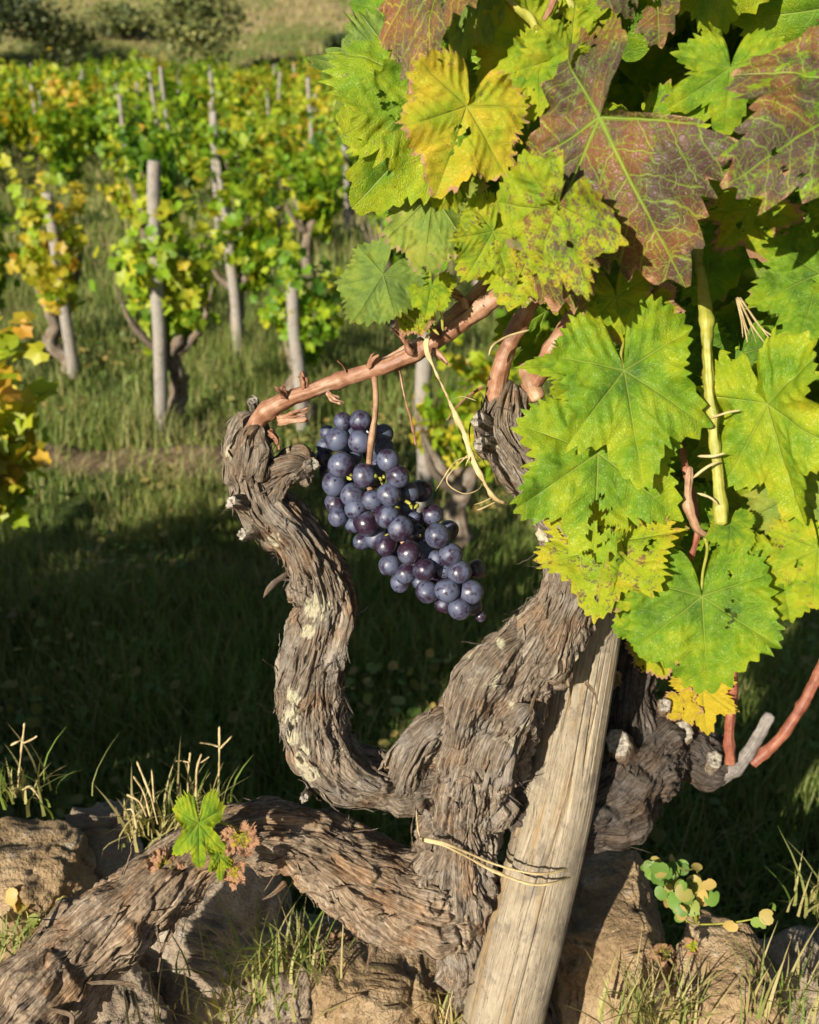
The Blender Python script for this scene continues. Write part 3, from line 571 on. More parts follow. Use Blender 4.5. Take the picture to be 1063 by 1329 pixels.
leaf((996, 524), (1036, 692), .545, .54, 30, red=.28, yel=.48, lob=.4, by=.4, bx=.45, wx=.72)
leaf((1011, 728), (1030, 820), .565, .565, -10, red=.34, yel=.50, lob=.2, by=.5, wx=1.1, petiole=[(985, 712, .57, 1.8), (968, 700, .575, 1.8), (940, 688, .575, 2)])
leaf((1062, 712), (1052, 800), .55, .55, 8, red=.4, yel=.52, lob=.3, wx=1.0)
leaf((1035, 640), (1020, 735), .575, .575, 10, red=.05, yel=.55, flip=True, lob=.4)
leaf((948, 680), (945, 724), .565, .56, -10, red=.05, yel=.33, lob=.2, by=.6, wx=.9)
leaf((850, 690), (835, 745), .60, .60, 10, red=.3, yel=.42, dry=.2, lob=.4)
leaf((880, 700), (850, 760), .62, .62, 14, red=.1, yel=.25, lob=.4)
leaf((795, 474), (662, 476), .565, .57, 10, red=.12, yel=.36, lob=.3, by=.4, bx=.5, wx=.42, half=90)
leaf((842, 800), (832, 865), .625, .63, 20, red=.15, yel=.30, lob=.3)
leaf((850, 840), (866, 888), .84, .84, 10, red=.25, yel=.75, dry=.4, lob=.5)
leaf((912, 895), (916, 958), .84, .835, 8, red=.34, yel=1.2, dry=.15, lob=.7, wx=1.0)
leaf((885, 912), (897, 946), .845, .84, 20, red=.4, yel=1.2, dry=.4, lob=.6)
leaf((795, 880), (796, 898), .86, .86, 8, red=.7, yel=1., dry=.8, lob=.5)
leaf((945, 690), (920, 800), .62, .62, 5, red=.05, yel=.2, lob=.3)
leaf((875, 455), (905, 560), .63, .63, 6, red=.0, yel=.12, lob=.3)
leaf((960, 460), (950, 560), .62, .62, -6, red=.0, yel=.12, lob=.3)
leaf((968, 500), (964, 575), .58, .57, 10, red=.02, yel=.38, lob=.3)
leaf((258, 1068), (258, 1150), .70, .70, 8, red=.05, yel=.42, lob=.95, by=.7, bx=.9, wx=.58, petiole=[(268, 1060, .712, 2), (290, 1068, .72, 2.2), (318, 1082, .73, 2.4)])
leaf((285, 1110), (288, 1148), .705, .70, -20, red=.1, yel=.45, lob=.9, wx=.7)
leaf((312, 1085), (322, 1118), .70, .70, 10, red=.6, yel=.9, dry=1.2, lob=.6, crum=.14, teeth=.14)
leaf((305, 1130), (300, 1160), .705, .70, 30, red=.6, yel=.95, dry=1.3, lob=.7, crum=.14, teeth=.14)
leaf((215, 1120), (196, 1150), .72, .715, -20, red=.7, yel=.9, dry=1.2, lob=.4, crum=.12)

# leaves deeper in the canopy
def fill(n, xr, yr, dr, sz, seed, keep):
    g = np.random.default_rng(seed); out = []
    while len(out) < n:
        x, y = g.uniform(*xr), g.uniform(*yr)
        if not keep(x, y): continue
        d = g.uniform(*dr); a = g.normal(0, .7); L = g.uniform(*sz); p = at(x, y, d)
        t = p + RT * L * math.sin(a) + np.array([0, g.uniform(-.3, .3), -1]) * L * math.cos(a) * .9
        out.append((p, t, g.uniform(-55, 40), g.random(), g.integers(0, 1 << 30), d))
    return out
def inside(x, y):
    xl = np.interp(y, [-500, -80, 60, 160, 260, 400, 440, 520, 700, 800, 880], [450, 520, 530, 500, 550, 690, 790, 830, 850, 870, 900])
    return x > xl
FL = fill(135, (450, 1150), (-80, 740), (.66, .86), (.05, .09), 3, lambda x, y: inside(x, y)) + fill(60, (560, 1300), (-420, -60), (.52, .85), (.06, .10), 4, lambda x, y: inside(x, y) and not (y > -150 and x < 560)) + fill(40, (1110, 1350), (0, 700), (.5, .8), (.06, .1), 5, lambda x, y: True)
big = MB(); cnt = 0
for k, (p, t, roll, u, sd, d) in enumerate(FL):
    hero = k < 34
    V, F, LV, UV = leaf_geo(int(sd % 9999), lob=.2 + .5 * u, res=.8 if hero else .5, by=.6, bx=.4, wav=.06)
    Wv = place_leaf(V, p, t, roll); col = np.tile([.35 * (u > .6), .12 + .38 * ((u * 7.3) % 1), .12 * (u > .85), (u * 13.7) % 1], (len(V), 1))
    if hero: link('leaf', mesh('leaf', Wv, F, M_LEAF, {'lv': LV, 'lc': col}, UV), vine)
    else: big.add(Wv, F, 0, lv=LV, lc=col, uv=UV)
tag(big.build('foliage', M_LEAF, vine), None, None, None, 'stuff')

# ------------------------------------------------------------------ bunch of grapes
gp0 = at(485, 500, .648)
bunch = thing('grape_bunch', 'dark blue-purple bunch of grapes with a dusty bloom hanging from the red-brown cane', 'grapes', tuple(gp0))
BER = [(200,120,52,0),(300,115,60,0),(170,220,68,0),(295,235,62,0),(110,185,42,2),(90,330,50,2),(190,370,72,0),(320,430,65,0),(150,478,68,0),(430,195,58,2),(440,275,55,2),(460,345,62,0),(515,435,66,0),(255,540,66,0),(370,570,58,0),(465,540,65,0),(575,530,60,1),(650,520,60,2),(155,590,58,1),(170,670,52,1),(275,620,64,0),(455,660,66,0),(335,705,70,0),(262,710,48,1),(530,735,70,0),(610,675,35,1),(715,655,58,1),(390,785,62,1),(445,830,62,0),(310,810,48,2),(745,775,70,0),(808,745,55,2),(580,875,66,0),(820,885,66,0),(740,910,48,1),(470,945,60,0),(560,995,58,0),(665,970,62,0),(785,975,42,1),(870,985,66,0),(965,970,55,1),(530,1045,55,1),(640,1040,42,1),(685,1100,62,0),(800,1090,66,0),(935,1100,66,0),(780,1170,50,1),(870,1195,62,0),(945,1180,52,1),(990,1240,30,1),
       (250,310,60,2),(370,300,55,3),(115,400,52,2),(390,440,55,2),(230,450,50,2),(370,660,55,2),(560,620,60,2),(620,770,58,2),(650,840,52,2),(690,870,50,2),(520,860,50,2),(620,930,50,2),(720,1000,50,2),(880,1090,50,2),(100,260,48,2),(360,180,55,2),(400,380,50,2),(560,740,60,3),(660,700,55,3),(480,780,55,3),(600,1000,50,3),(700,900,60,3),(330,560,55,3),(800,1010,55,3),(250,200,55,3)]
bs = mesh_s = None
th = np.linspace(0, np.pi, 25); ph = np.linspace(0, 2 * np.pi, 36, endpoint=False)
def berry_mesh(i):
    g = np.random.default_rng(i); Vs = np.stack([np.sin(th)[:, None] * np.cos(ph), np.sin(th)[:, None] * np.sin(ph), np.cos(th)[:, None] * 1.05 + 0 * ph], -1)
    Vs = Vs * (1 + .055 * noise(Vs * 1.3 + i, i))[..., None]; Vs = Vs * .0095
    return mesh('grape', Vs, grid_faces(25, 36)[:, ::-1], M_GRAPE)
BM = [berry_mesh(i) for i in range(6)]
a0 = np.array([290, 180.]); a1 = np.array([900, 1180.]); ad = (a1 - a0) / np.linalg.norm(a1 - a0)
for i, (x, y, r, b) in enumerate(BER):
    v = np.array([x, y]) - a0; s_ = v.dot(ad); off = abs(v[0] * ad[1] - v[1] * ad[0]); wd = np.interp(s_, [-80, 100, 400, 800, 1200], [170, 215, 215, 190, 110])
    dep = .672 - .030 * math.sqrt(max(0, 1 - (off / wd) ** 2)) * wd / 215 + .0125 * b + rng.uniform(-.002, .002)
    p = at(400 + x / 4.43, 520 + y / 4.43, dep); rad = 1.06 * r / 4.43 * dep / FPX
    o = bpy.data.objects.new('grape', BM[i % 6]); C.objects.link(o); o.parent = bunch
    o.location = Vector(p) - bunch.location; o.scale = [rad / .0095] * 3; o.rotation_euler = tuple(rng.uniform(0, 6.28, 3))
mb = MB(); tube(mb, pxpath([(486, 488, .648, 4.6), (488, 515, .643, 3.8), (487, 540, .640, 3.8), (484, 562, .638, 4.4), (481, 582, .64, 4.6), (482, 640, .668, 4), (520, 700, .675, 3), (580, 780, .675, 2.5)]), .002, 10, .15, 0, 2, .0006)
mb.build('stem', M_CANE2, bunch)
mb = MB()
for (x, y, n) in ((250, 445, 2), (410, 455, 4), (610, 610, 4), (450, 750, 1), (655, 770, 1), (550, 640, 1)):
    for _ in range(n):
        X0, Y0 = 400 + (x + rng.normal(0, 22)) / 4.43, 520 + (y + rng.normal(0, 18)) / 4.43
        tube(mb, pxpath([(X0, Y0, .650, 1.2), (X0 + rng.normal(0, 3), Y0 + rng.normal(0, 3), .646, 1.6), (X0 + rng.normal(0, 3), Y0 + rng.normal(0, 3), .643, 1.7)]), .0012, 7, None, 0, x, .0012)
mb.build('pedicel', M_YCANE, bunch)

# ------------------------------------------------------------------ the post by the vine and its ties
def post_mesh(path, seed, n, step, mat, name, parent=None, crack=.0009):
    P, s = spline(path, step); T, A, B = frames(P[:, :3]); th = np.linspace(0, 2 * np.pi, n, endpoint=False); TH, SS = np.meshgrid(th, s)
    q = np.stack([np.cos(TH) * .034, np.sin(TH) * .034, SS], -1) + seed
    rad = P[:, 3][:, None] * (1 + .05 * fbm(q * [30, 30, 7], seed, 3) + .02 * np.sin(2 * TH + seed))
    n1 = noise(q * [260, 260, 6], seed + 1); n9 = noise(q * [110, 110, 3], seed + 7); rad = rad - crack * np.clip(1 - np.abs(n1) * 7, 0, 1) * sst(-.1, .3, noise(q * [40, 40, 5], seed + 3)) - crack * 3.2 * np.clip(1 - np.abs(n9) * 14, 0, 1) * sst(.0, .3, noise(q * [40, 40, 9], seed + 8)) + crack * .25 * noise(q * [500, 500, 12], seed + 2)
    L = s[-1]; rad[-1] *= .02; rad[-2] *= .9
    D = np.cos(th)[None, :, None] * A[:, None] + np.sin(th)[None, :, None] * B[:, None]; V = P[:, None, :3] + D * rad[..., None]
    V[-1] = V[-2].mean(0) + (V[-2] - V[-2].mean(0)) * .02
    return mesh(name, V, grid_faces(len(s), n), mat, {'bk': (q - seed).reshape(-1, 3)})
PP = pxpath([(612, 1600, .925, 54), (628, 1490, .875, 53), (652, 1329, .815, 51), (686, 1190, .80, 50), (724, 1040, .79, 45.5), (750, 900, .782, 42), (774, 770, .775, 39)])
tag(link('wooden_post', post_mesh(PP, 3, 400, .0018, M_POST, 'wooden_post')), 'weathered pale wooden post leaning beside the gnarled vine trunk', 'post')
mb = MB()
for k, dy in enumerate((0, 8)):
    pp = pxpath([(545, 1088 + dy * .3, .755, 2), (575, 1094 + dy * .4, .748, 2.3), (610, 1108 + dy * .8, .757, 2.3), (645, 1122 + dy * 1.3, .762, 2.3), (690, 1134 + dy * 1.7, .751, 2.3), (725, 1131 + dy * 1.6, .758, 2.3), (747, 1120 + dy * 1.4, .785, 2.3), (752, 1105 + dy, .82, 2.2), (715, 1098 + dy * .5, .845, 2.2), (660, 1092, .845, 2)]); pp[:, 3] *= .75; tube(mb, pp, .002, 8, None, 0, k, .0006)
tube(mb, pxpath([(540, 1050, .745, .8), (543, 1080, .75, .9), (548, 1088, .75, 1)]), .002, 6, None, 0, 3)
tag(mb.build('raffia_tie', M_TWINE), 'straw-coloured double strand of raffia tied round the wooden post and vine trunk', 'tie')
mb = MB()
tube(mb, pxpath([(556, 434, .62, 2), (553, 452, .622, 3), (566, 485, .63, 2.8), (584, 523, .638, 3), (603, 562, .645, 3), (611, 592, .65, 3.6), (625, 622, .652, 3.2), (640, 645, .652, 3.6), (657, 653, .655, 3)]), .002, 8, None, 0, 2, .0016)
for L in ([(612, 592, .65, 1.2), (590, 600, .648, .8), (570, 630, .645, .8), (565, 637, .645, .5)], [(608, 590, .65, .8), (580, 622, .645, .9), (600, 640, .64, .9), (620, 636, .645, .7), (627, 625, .65, .5)], [(640, 645, .65, 1), (625, 652, .648, .8), (615, 655, .648, .5)], [(645, 650, .65, .9), (625, 660, .648, .8), (618, 662, .648, .4)], [(585, 520, .636, .8), (600, 515, .632, .6), (618, 520, .63, .4)], [(611, 592, .648, 1.5), (606, 600, .646, 1), (604, 606, .646, .5)]):
    tube(mb, pxpath(L), .002, 6, None, 0, L[0][0] * .1, .0004)
tag(mb.build('raffia_strand', M_TWINE), 'frayed pale raffia strand hanging from the red-brown cane right of the grapes', 'tie')

# ------------------------------------------------------------------ stones of the terrace edge
def ico(n=5):
    import bmesh
    b = bmesh.new(); bmesh.ops.create_icosphere(b, subdivisions=n, radius=1); V = np.array([v.co for v in b.verts]); F = np.array([[v.index for v in f.verts] for f in b.faces]); b.free(); return V, F
IV, IF = ico(6)
def stone(x, y, d, sx, sy, sz, seed, label, mat, rot=0, box=.55):
    g = np.random.default_rng(seed); V = np.sign(IV) * np.abs(IV) ** box; V /= np.abs(V).max()
    for _ in range(13):
        n = g.normal(size=3); n /= np.linalg.norm(n); h = g.uniform(.68, .95); k = V @ n; V = V - np.clip(k - h, 0, 9)[:, None] * n * .97
    nn = V / np.linalg.norm(V, axis=1)[:, None]; V = V * np.array([sx, sy, sz])
    V = V + nn * (fbm(V * 16 + seed, seed, 4) * .013 + fbm(V * 55 + seed, seed + 5, 4) * .008 - .006 * np.clip(1 - np.abs(noise(V * 30 + seed, seed + 3)) * 9, 0, 1) + fbm(V * 190 + seed, seed + 9, 2) * .0022)[:, None]
    a = R(rot); V = V @ np.array([[math.cos(a), math.sin(a), 0], [-math.sin(a), math.cos(a), 0], [0, 0, 1]])
    o = link('stone', mesh('stone', V, IF, mat)); o.location = at(x, y, d); return tag(o, label, 'stone', 'stones of the terrace edge')
stone(38, 1170, .97, .070, .07, .095, 1, 'rough brown stone at the left edge with a grass tuft on top', M_STONE, 10)
stone(120, 1110, 1.02, .055, .06, .07, 11, 'smaller shaded stone behind the low vine arm, right of the left edge stone', M_STONE2, 25)
stone(290, 1245, .98, .100, .08, .105, 2, 'big shaded brown stone under the arch of the lowest vine arm', M_STONE2, -6, .45)
stone(508, 1285, .90, .069, .06, .068, 3, 'ochre block of stone left of the wooden post, under the vine trunk', M_STONE, 5, .42)
stone(782, 1245, .94, .070, .06, .105, 4, 'tall ochre stone right of the wooden post, crossed by its shadow', M_STONE, 8, .42)
stone(925, 1290, .90, .052, .06, .062, 5, 'low lumpy sunlit stone beneath the small round-leaved weed', M_STONE, -12, .6)
stone(1040, 1278, .97, .058, .06, .066, 6, 'grey brown stone at the right edge, half in shadow', M_STONE2, 12, .45)
stone(150, 1345, .88, .045, .05, .05, 7, 'dark small stone in the lower left corner behind the vine arm', M_STONE2, 30)
stone(640, 1330, .97, .06, .05, .08, 8, 'ochre stone wedged behind the foot of the wooden post', M_STONE, -10, .5)

# ------------------------------------------------------------------ blades, tufts and weeds
def blades(P, h, w, lean, az, col, mb, seg=3, spread=1.0):
    n = len(P); t = np.linspace(0, 1, seg + 1); dirx = np.stack([np.cos(az), np.sin(az), 0 * az], 1); sd = np.stack([-np.sin(az), np.cos(az), 0 * az], 1)
    L = []
    for k, tt in enumerate(t):
        c = P + dirx * (lean * h * tt ** 2)[:, None] + np.array([0, 0, 1.]) * (h * (tt - .25 * lean * tt ** 2))[:, None]
        ww = w * (1 - tt) ** .7 * .5
        if k < seg: L += [c - sd * ww[:, None], c + sd * ww[:, None]]
        else: L += [c]
    V = np.stack(L, 1); m = V.shape[1]; o = (np.arange(n) * m)[:, None]
    q = [np.concatenate([o + 2 * k, o + 2 * k + 1, o + 2 * k + 3, o + 2 * k + 2], 1) for k in range(seg - 1)]
    mb.add(V, [np.concatenate(q), np.concatenate([o + 2 * seg - 2, o + 2 * seg - 1, o + 2 * seg], 1)], 0, lc=np.repeat(col, m, 0))
def colr(n, lo, hi, g, b=(.8, 1.15)):
    return np.stack([g.uniform(lo, hi, n), g.uniform(*b, n), 0 * np.ones(n), np.ones(n)], 1)
g = np.random.default_rng(21); mb = MB()
def grass_zone(n, y0, y1, h, w, hi, xa=.78, xb=.66, seg=3):
    y = np.sqrt(g.uniform(y0 ** 2, y1 ** 2, n)); x = g.uniform(-xa, xb, n) * y
    cl = fbm(np.stack([x * 1.7, y * 1.7, 0 * x], 1), 40, 3); cl2 = fbm(np.stack([x * .6, y * .6, 0 * x], 1), 44, 2)
    k = (g.random(n) < sst(-.42, .12, cl + .2)) & ((hgt(x, y) < LOW + .06) | (y > 4) | (g.random(n) < .3)); x, y, cl, cl2 = x[k], y[k], cl[k], cl2[k]; m = len(x)
    P = np.stack([x, y, hgt(x, y) - .005], 1); hh = g.uniform(*h, m) * (.7 + .7 * sst(-.2, .5, cl)); 
    col = colr(m, .02, hi, g); col[:, 0] += .08 * sst(.05, .5, cl2) + (g.random(m) < .04) * .4
    blades(P, hh, g.uniform(*w, m), g.uniform(.1, .9, m), g.uniform(0, 6.28, m), np.clip(col, 0, 1.2), mb, seg)
grass_zone(66000, 1.0, 3.0, (.04, .15), (.002, .005), .34)
grass_zone(70000, 3.0, 6.5, (.05, .19), (.003, .007), .42)
grass_zone(50000, 6.5, 16, (.08, .25), (.007, .016), .5, .78, .3, 2)
grass_zone(14000, 16, 30, (.12, .3), (.02, .04), .6, .6, .3, 2)
tag(mb.build('grass', M_GRASS), 'rough green and straw-coloured grass between the vineyard rows', 'grass', None, 'stuff')
mb = MB(); n = 9000                                  # low broad-leaved ground cover
y = np.sqrt(g.uniform(.95 ** 2, 5 ** 2, n)); x = g.uniform(-.62, .62, n) * y; k = fbm(np.stack([x * 2.3, y * 2.3, 0 * x], 1), 60, 2) > .0; x, y = x[k], y[k]; n = len(x)
P = np.stack([x, y, hgt(x, y) + g.uniform(.01, .09, n)], 1)
def leafcards(P, size, N, col, mb, shape='round', g=g):
    n = len(P); a = g.normal(size=(n, 3)); u = np.cross(N, a); u /= np.linalg.norm(u, axis=1)[:, None] + 1e-9; v = np.cross(N, u); v /= np.linalg.norm(v, axis=1)[:, None] + 1e-9
    if shape == 'round': an = np.radians([0, 60, 120, 180, 240, 300]); rd = np.array([1, .8, .75, .5, .75, .8])
    elif shape == 'weed': an = np.radians(np.arange(0, 360, 30)); rd = np.array([.95, 1, .98, .92, .84, .7, .45, .7, .84, .92, .98, 1])
    else: an = np.radians([0, 27, 52, 80, 112, 150, 180, 210, 248, 280, 308, 333]); rd = np.array([1.05, .70, .90, .60, .72, .62, .12, .62, .72, .60, .90, .70])
    m = len(an); ring = P[:, None] + (u[:, None] * np.cos(an)[None, :, None] + v[:, None] * np.sin(an)[None, :, None]) * (size[:, None] * rd[None])[..., None]
    ring = ring + N[:, None] * (size[:, None] * (.22 * np.abs(np.sin(an))[None] - .25 * np.clip(np.cos(an), 0, 1)[None] * g.uniform(.2, 1.5, n)[:, None]))[..., None]
    V = np.concatenate([P[:, None], ring], 1); o = (np.arange(n) * (m + 1))[:, None]; i = np.arange(m)[None]
    F = np.stack([o + 0 * i, o + 1 + i, o + 1 + (i + 1) % m], -1).reshape(-1, 3)
    mb.add(V, F, 0, lc=np.repeat(col, m + 1, 0))
Nn = g.normal(0, .5, (n, 3)) + [0, -.2, 1]; Nn /= np.linalg.norm(Nn, axis=1)[:, None]
leafcards(P, g.uniform(.006, .018, n), Nn, colr(n, 0, .55, g, (.6, 1.0)), mb, 'weed')
tag(mb.build('ground_cover', M_WEED), 'low broad-leaved ground cover among the grass', 'ground cover', None, 'stuff')

def tuft(x, y, d, n, h, label, seed, yl=.5, heads=(), spread=.02, name='grass_tuft'):
    g = np.random.default_rng(seed); c = at(x, y, d); r = thing(name, label, 'grass tuft', tuple(c)); mb = MB()
    P = c + g.normal(0, spread, (n, 3)) * [1, .6, .1]; blades(P, g.uniform(*h, n), g.uniform(.0014, .004, n), g.uniform(.1, 1.1, n), g.uniform(0, 6.28, n), colr(n, yl - .3, yl + .3, g), mb, 4)
    mb.build('blade_clump', M_GRASS, r)
    if heads:
        for L in heads:
            mb = MB(); pp = pxpath(L); pp[:, 3] *= .5; pp[1:, :3] += rng.normal(0, .0015, (len(pp) - 1, 3)); tube(mb, pp, .0015, 6, .5, 0, L[0][0], .0008); mb.build('seed_stalk', M_TWINE, r)
    return r
tuft(28, 1035, .92, 45, (.02, .07), 'grass tuft with forked seed heads on the stone at the left edge', 3, .35, [[(22, 1030, .92, 2), (28, 985, .92, 2), (30, 940, .92, 2.6)], [(28, 965, .92, 2), (38, 958, .92, 2.4), (50, 955, .92, 2)], [(28, 960, .92, 2), (15, 970, .92, 2)], [(28, 1025, .90, 2), (45, 1025, .90, 2), (54, 1038, .90, 2)]])
tuft(188, 1085, .90, 60, (.02, .06), 'yellowish grass tuft with a fan of seed heads in front of the arched vine arm', 4, .55, [[(205, 1070, .88, 2), (195, 1030, .88, 2), (183, 985, .88, 2.8)], [(195, 1060, .88, 2), (182, 1030, .88, 2), (173, 1008, .88, 2.8)], [(190, 1060, .88, 2), (178, 1040, .88, 2), (165, 1032, .88, 2.6)], [(200, 1050, .88, 2), (195, 1010, .88, 2), (197, 1000, .88, 2)], [(178, 1075, .88, 2), (172, 1055, .88, 2), (160, 1050, .88, 2)]])
tuft(262, 1060, .92, 40, (.03, .07), 'taller grass tuft with cross-shaped seed heads behind the arched vine arm', 6, .4, [[(245, 1050, .92, 1.8), (246, 1010, .92, 1.8), (247, 975, .92, 2.4)], [(246, 990, .92, 1.8), (236, 988, .92, 2.2), (228, 990, .92, 2)], [(255, 1040, .92, 1.8), (258, 1000, .92, 1.8), (260, 978, .92, 2.4)], [(260, 990, .92, 1.8), (272, 982, .92, 2.2)], [(282, 1045, .92, 1.8), (285, 1000, .92, 1.8), (283, 945, .92, 2.2)], [(285, 970, .92, 1.8), (273, 965, .92, 2.2), (263, 962, .92, 2)], [(285, 972, .92, 1.8), (296, 958, .92, 2)]])
tuft(850, 1330, .84, 110, (.03, .075), 'bushy yellow-green grass tuft at the foot of the low sunlit stone', 7, .5, (), .022)
tuft(592, 1325, .84, 40, (.02, .06), 'small grass tuft squeezed between the ochre stone and the wooden post', 8, .55, (), .014)
tuft(30, 1235, .86, 55, (.015, .04), 'bright green grass tuft between the left stone and the vine arm', 9, .3, (), .02)
tuft(360, 1255, .86, 120, (.03, .08), 'shaded straggly grass tuft under the arched vine arm', 10, .4, (), .03)
tuft(290, 1320, .84, 90, (.02, .06), 'shaded grass tuft at the bottom edge under the vine arm', 12, .45, (), .03)
tuft(1020, 1320, .84, 80, (.03, .08), 'grey-green grass tuft in the lower right corner', 13, .35, (), .025)
tuft(1062, 1180, .92, 40, (.03, .07), 'wispy grass tuft above the stone at the right edge', 14, .3, (), .015)

def weed(x, y, d, n, label, seed, h=.05, r=.03, sz=(.006, .012), yl=.4):
    g = np.random.default_rng(seed); c = at(x, y, d); o = thing('weed', label, 'weed', tuple(c)); mb = MB(); st = MB(); Pl = []
    for k in range(n):
        tip = c + np.array([g.normal(0, r), g.normal(0, r * .6), g.uniform(.3, 1) * h]); mid = (c + tip) / 2 + g.normal(0, .004, 3)
        tube(st, np.array([[*c, .0009], [*mid, .0008], [*tip, .0005]]), .006, 5, None, 0, k)
        Pl += [tip] + [mid + (tip - mid) * u + g.normal(0, .004, 3) for u in (.3, .6, .8)]
    Pl = np.array(Pl); m = len(Pl); N = g.normal(0, .5, (m, 3)) + [-.4, -.6, .6]; N /= np.linalg.norm(N, axis=1)[:, None]
    leafcards(Pl, g.uniform(*sz, m), N, colr(m, yl - .3, yl + .4, g), mb, 'weed', g)
    mb.build('leaf_cluster', M_WEED, o); st.build('stem', M_YCANE, o); return o
weed(905, 1200, .87, 9, 'small round-leaved green weed above the low sunlit stone', 3, .055, .022, (.005, .009), .18)
weed(870, 1150, .90, 6, 'dark blue-green weed in shade behind the squarish stone', 5, .04, .012, (.006, .010), .05)
weed(40, 1215, .88, 10, 'bright green leafy weed beside the left stone', 6, .025, .022, (.005, .009), .35)

def litter(x, y, d, L, label, seed, yel=.95, red=.7):
    V, F, LV, UV = leaf_geo(seed, .5, .6, .3, .4, .1, 1.2, 1.0, .1, .12); J = at(x, y, d); T = J + np.array([math.cos(seed), .3 * math.sin(seed), .25]) * L
    Wv = place_leaf(V, J, T, seed * 13 % 50); o = link('fallen_leaf', mesh('fallen_leaf', Wv, F, M_LEAF, {'lv': LV, 'lc': np.tile([red, yel, 1.2, .37 * seed % 1], (len(V), 1))}, UV)); tag(o, label, 'fallen leaf')
litter(865, 1240, .85, .025, 'dry orange fallen leaf lying on the low stone below the round-leaved weed', 3)
litter(900, 1228, .86, .022, 'pale tan curled fallen leaf just left of the round-leaved weed stems', 4, .8, .3)
litter(572, 1318, .84, .016, 'yellow fallen leaf at the bottom edge left of the wooden post', 5, .9, .1)
litter(440, 1222, .88, .02, 'brown fallen leaf in the gap left of the ochre stone', 6, .9, .8)

# ------------------------------------------------------------------ vineyard vines
def crown_mesh(seed, n, rad, h0, h1, lsz, hue=.35, spread=.22, name='crown', mat=None, droop=1.0):
    g = np.random.default_rng(seed); ns = max(8, n // 16); P = []; N = []
    while sum(len(p) for p in P) < n:
        az = g.uniform(0, 6.28); el = g.uniform(.25, 1.0); ln = g.uniform(.5, 1.0); m = g.integers(10, 20); t = np.linspace(.08, 1, m)
        out = np.stack([np.cos(az) * t * rad * (1.15 - .5 * el) * ln, np.sin(az) * t * rad * (1.15 - .5 * el) * ln, h0 + (h1 - h0) * (el * ln * (1.7 * t - .72 * droop * t ** 2) + .05)], 1)
        out += g.normal(0, .045, out.shape) * [1, 1, .8] * (rad / .35); P.append(out); nn = out - [0, 0, (h0 + h1) / 2]; nn /= np.linalg.norm(nn, axis=1)[:, None] + 1e-6; N.append(nn * .7 + [-.40, -.62, .40] + g.normal(0, .5, out.shape))
    P = np.concatenate(P)[:n]; N = np.concatenate(N)[:n]; N /= np.linalg.norm(N, axis=1)[:, None]; mb = MB()
    k = fbm(P * 7 + seed, seed, 2); col = colr(n, hue - spread, hue + spread, g, (.75, 1.2)); col[:, 0] += .3 * np.clip(k, -.5, 1)
    leafcards(P, g.uniform(lsz * .6, lsz * 1.15, n), N, np.clip(col, -.2, 1.2), mb, 'vine', g)
    keys = list(mb.F); return mesh(name, np.concatenate(mb.V), [np.concatenate(mb.F[q]) for q in keys], mat or M_BG, {'lc': np.concatenate(mb.A['lc'])}, None, False)
def trunk_mesh(seed, h, r):
    g = np.random.default_rng(seed); mb = MB(); x = 0; pts = []
    off = np.cumsum(g.normal(0, .03, (6, 2)), 0)
    for k in range(6): pts.append([off[k, 0] - off[0, 0], off[k, 1] - off[0, 1], h * k / 5 - .03, r * (1.2 - .1 * k)])
    tube(mb, pts, .03, 12, None, 0, seed, .012)
    e = np.array(pts[-2])
    for _ in range(4):
        a = g.uniform(0, 6.28); tube(mb, [e, e + [.08 * math.cos(a), .08 * math.sin(a), .06, -r * .3], e + [.15 * math.cos(a), .15 * math.sin(a), .17, -r * .45], e + [.2 * math.cos(a), .2 * math.sin(a), .35, -r * .75]], .03, 8, None, 0, seed, .004)
    keys = list(mb.F); return mesh('trunk', np.concatenate(mb.V), [np.concatenate(mb.F[q]) for q in keys], M_BARK, {'bk': np.concatenate(mb.A['bk'])})
CR = [crown_mesh(100 + i, 430, .30, .34, 1.26, .051, .43) for i in range(5)]
CF = [crown_mesh(140 + i, 340, .46, .18, 1.3, .070, .46) for i in range(5)]
TM = [trunk_mesh(200 + i, .5, .035) for i in range(4)]
def add_vine(x, y, crown, hue, label, group, sc=1.0, rot=None, trunk=True, zs=1.0):
    g = np.random.default_rng(int(abs(x * 977 + y * 131)) + 1); o = thing('grape_vine', label, 'grape vine', (x, y, float(hgt(x, y)) - .01), group); o.rotation_euler.z = g.uniform(0, 6.28) if rot is None else rot
    c = bpy.data.objects.new('crown', crown); C.objects.link(c); c.parent = o; c.scale = (sc, sc, sc * zs); c.color = (.5 + hue, .5, .5, 1)
    if trunk:
        t = bpy.data.objects.new('trunk', TM[int(g.integers(0, 4))]); C.objects.link(t); t.parent = o; t.scale = (1, 1, sc)
    return o
SM = [post_mesh([[0, 0, -.15, .027], [.01, 0, .4, .027], [0, .01, .8, .026], [.01, .01, 1.16, .025]], 30 + i, 16, .03, M_STAKE, 'wooden_stake') for i in range(3)]
def add_stake(x, y, label, group='stakes in the vineyard rows', h=1.0, tilt=(0, 0), k=0):
    o = link('wooden_stake', SM[k % 3]); o.location = (x, y, float(hgt(x, y))); o.scale = (1, 1, h); o.rotation_euler = (tilt[0], tilt[1], k * 1.3); return tag(o, label, 'stake', group)
used = []
def gp(x, y):
    p = on_low(x, y); used.append((p[0], p[1])); return p
VG = 'grape vines of the field below'
p = gp(209, 566); add_stake(p[0], p[1], 'tall grey stake of the nearest full green vine, left of the gnarled arm', h=.94, tilt=(0, .075), k=0)
add_vine(p[0] + .06, p[1] + .10, CR[0], .02, 'green vine tied to the tall grey stake, its trunk bare above the grass', VG, .88, .5)
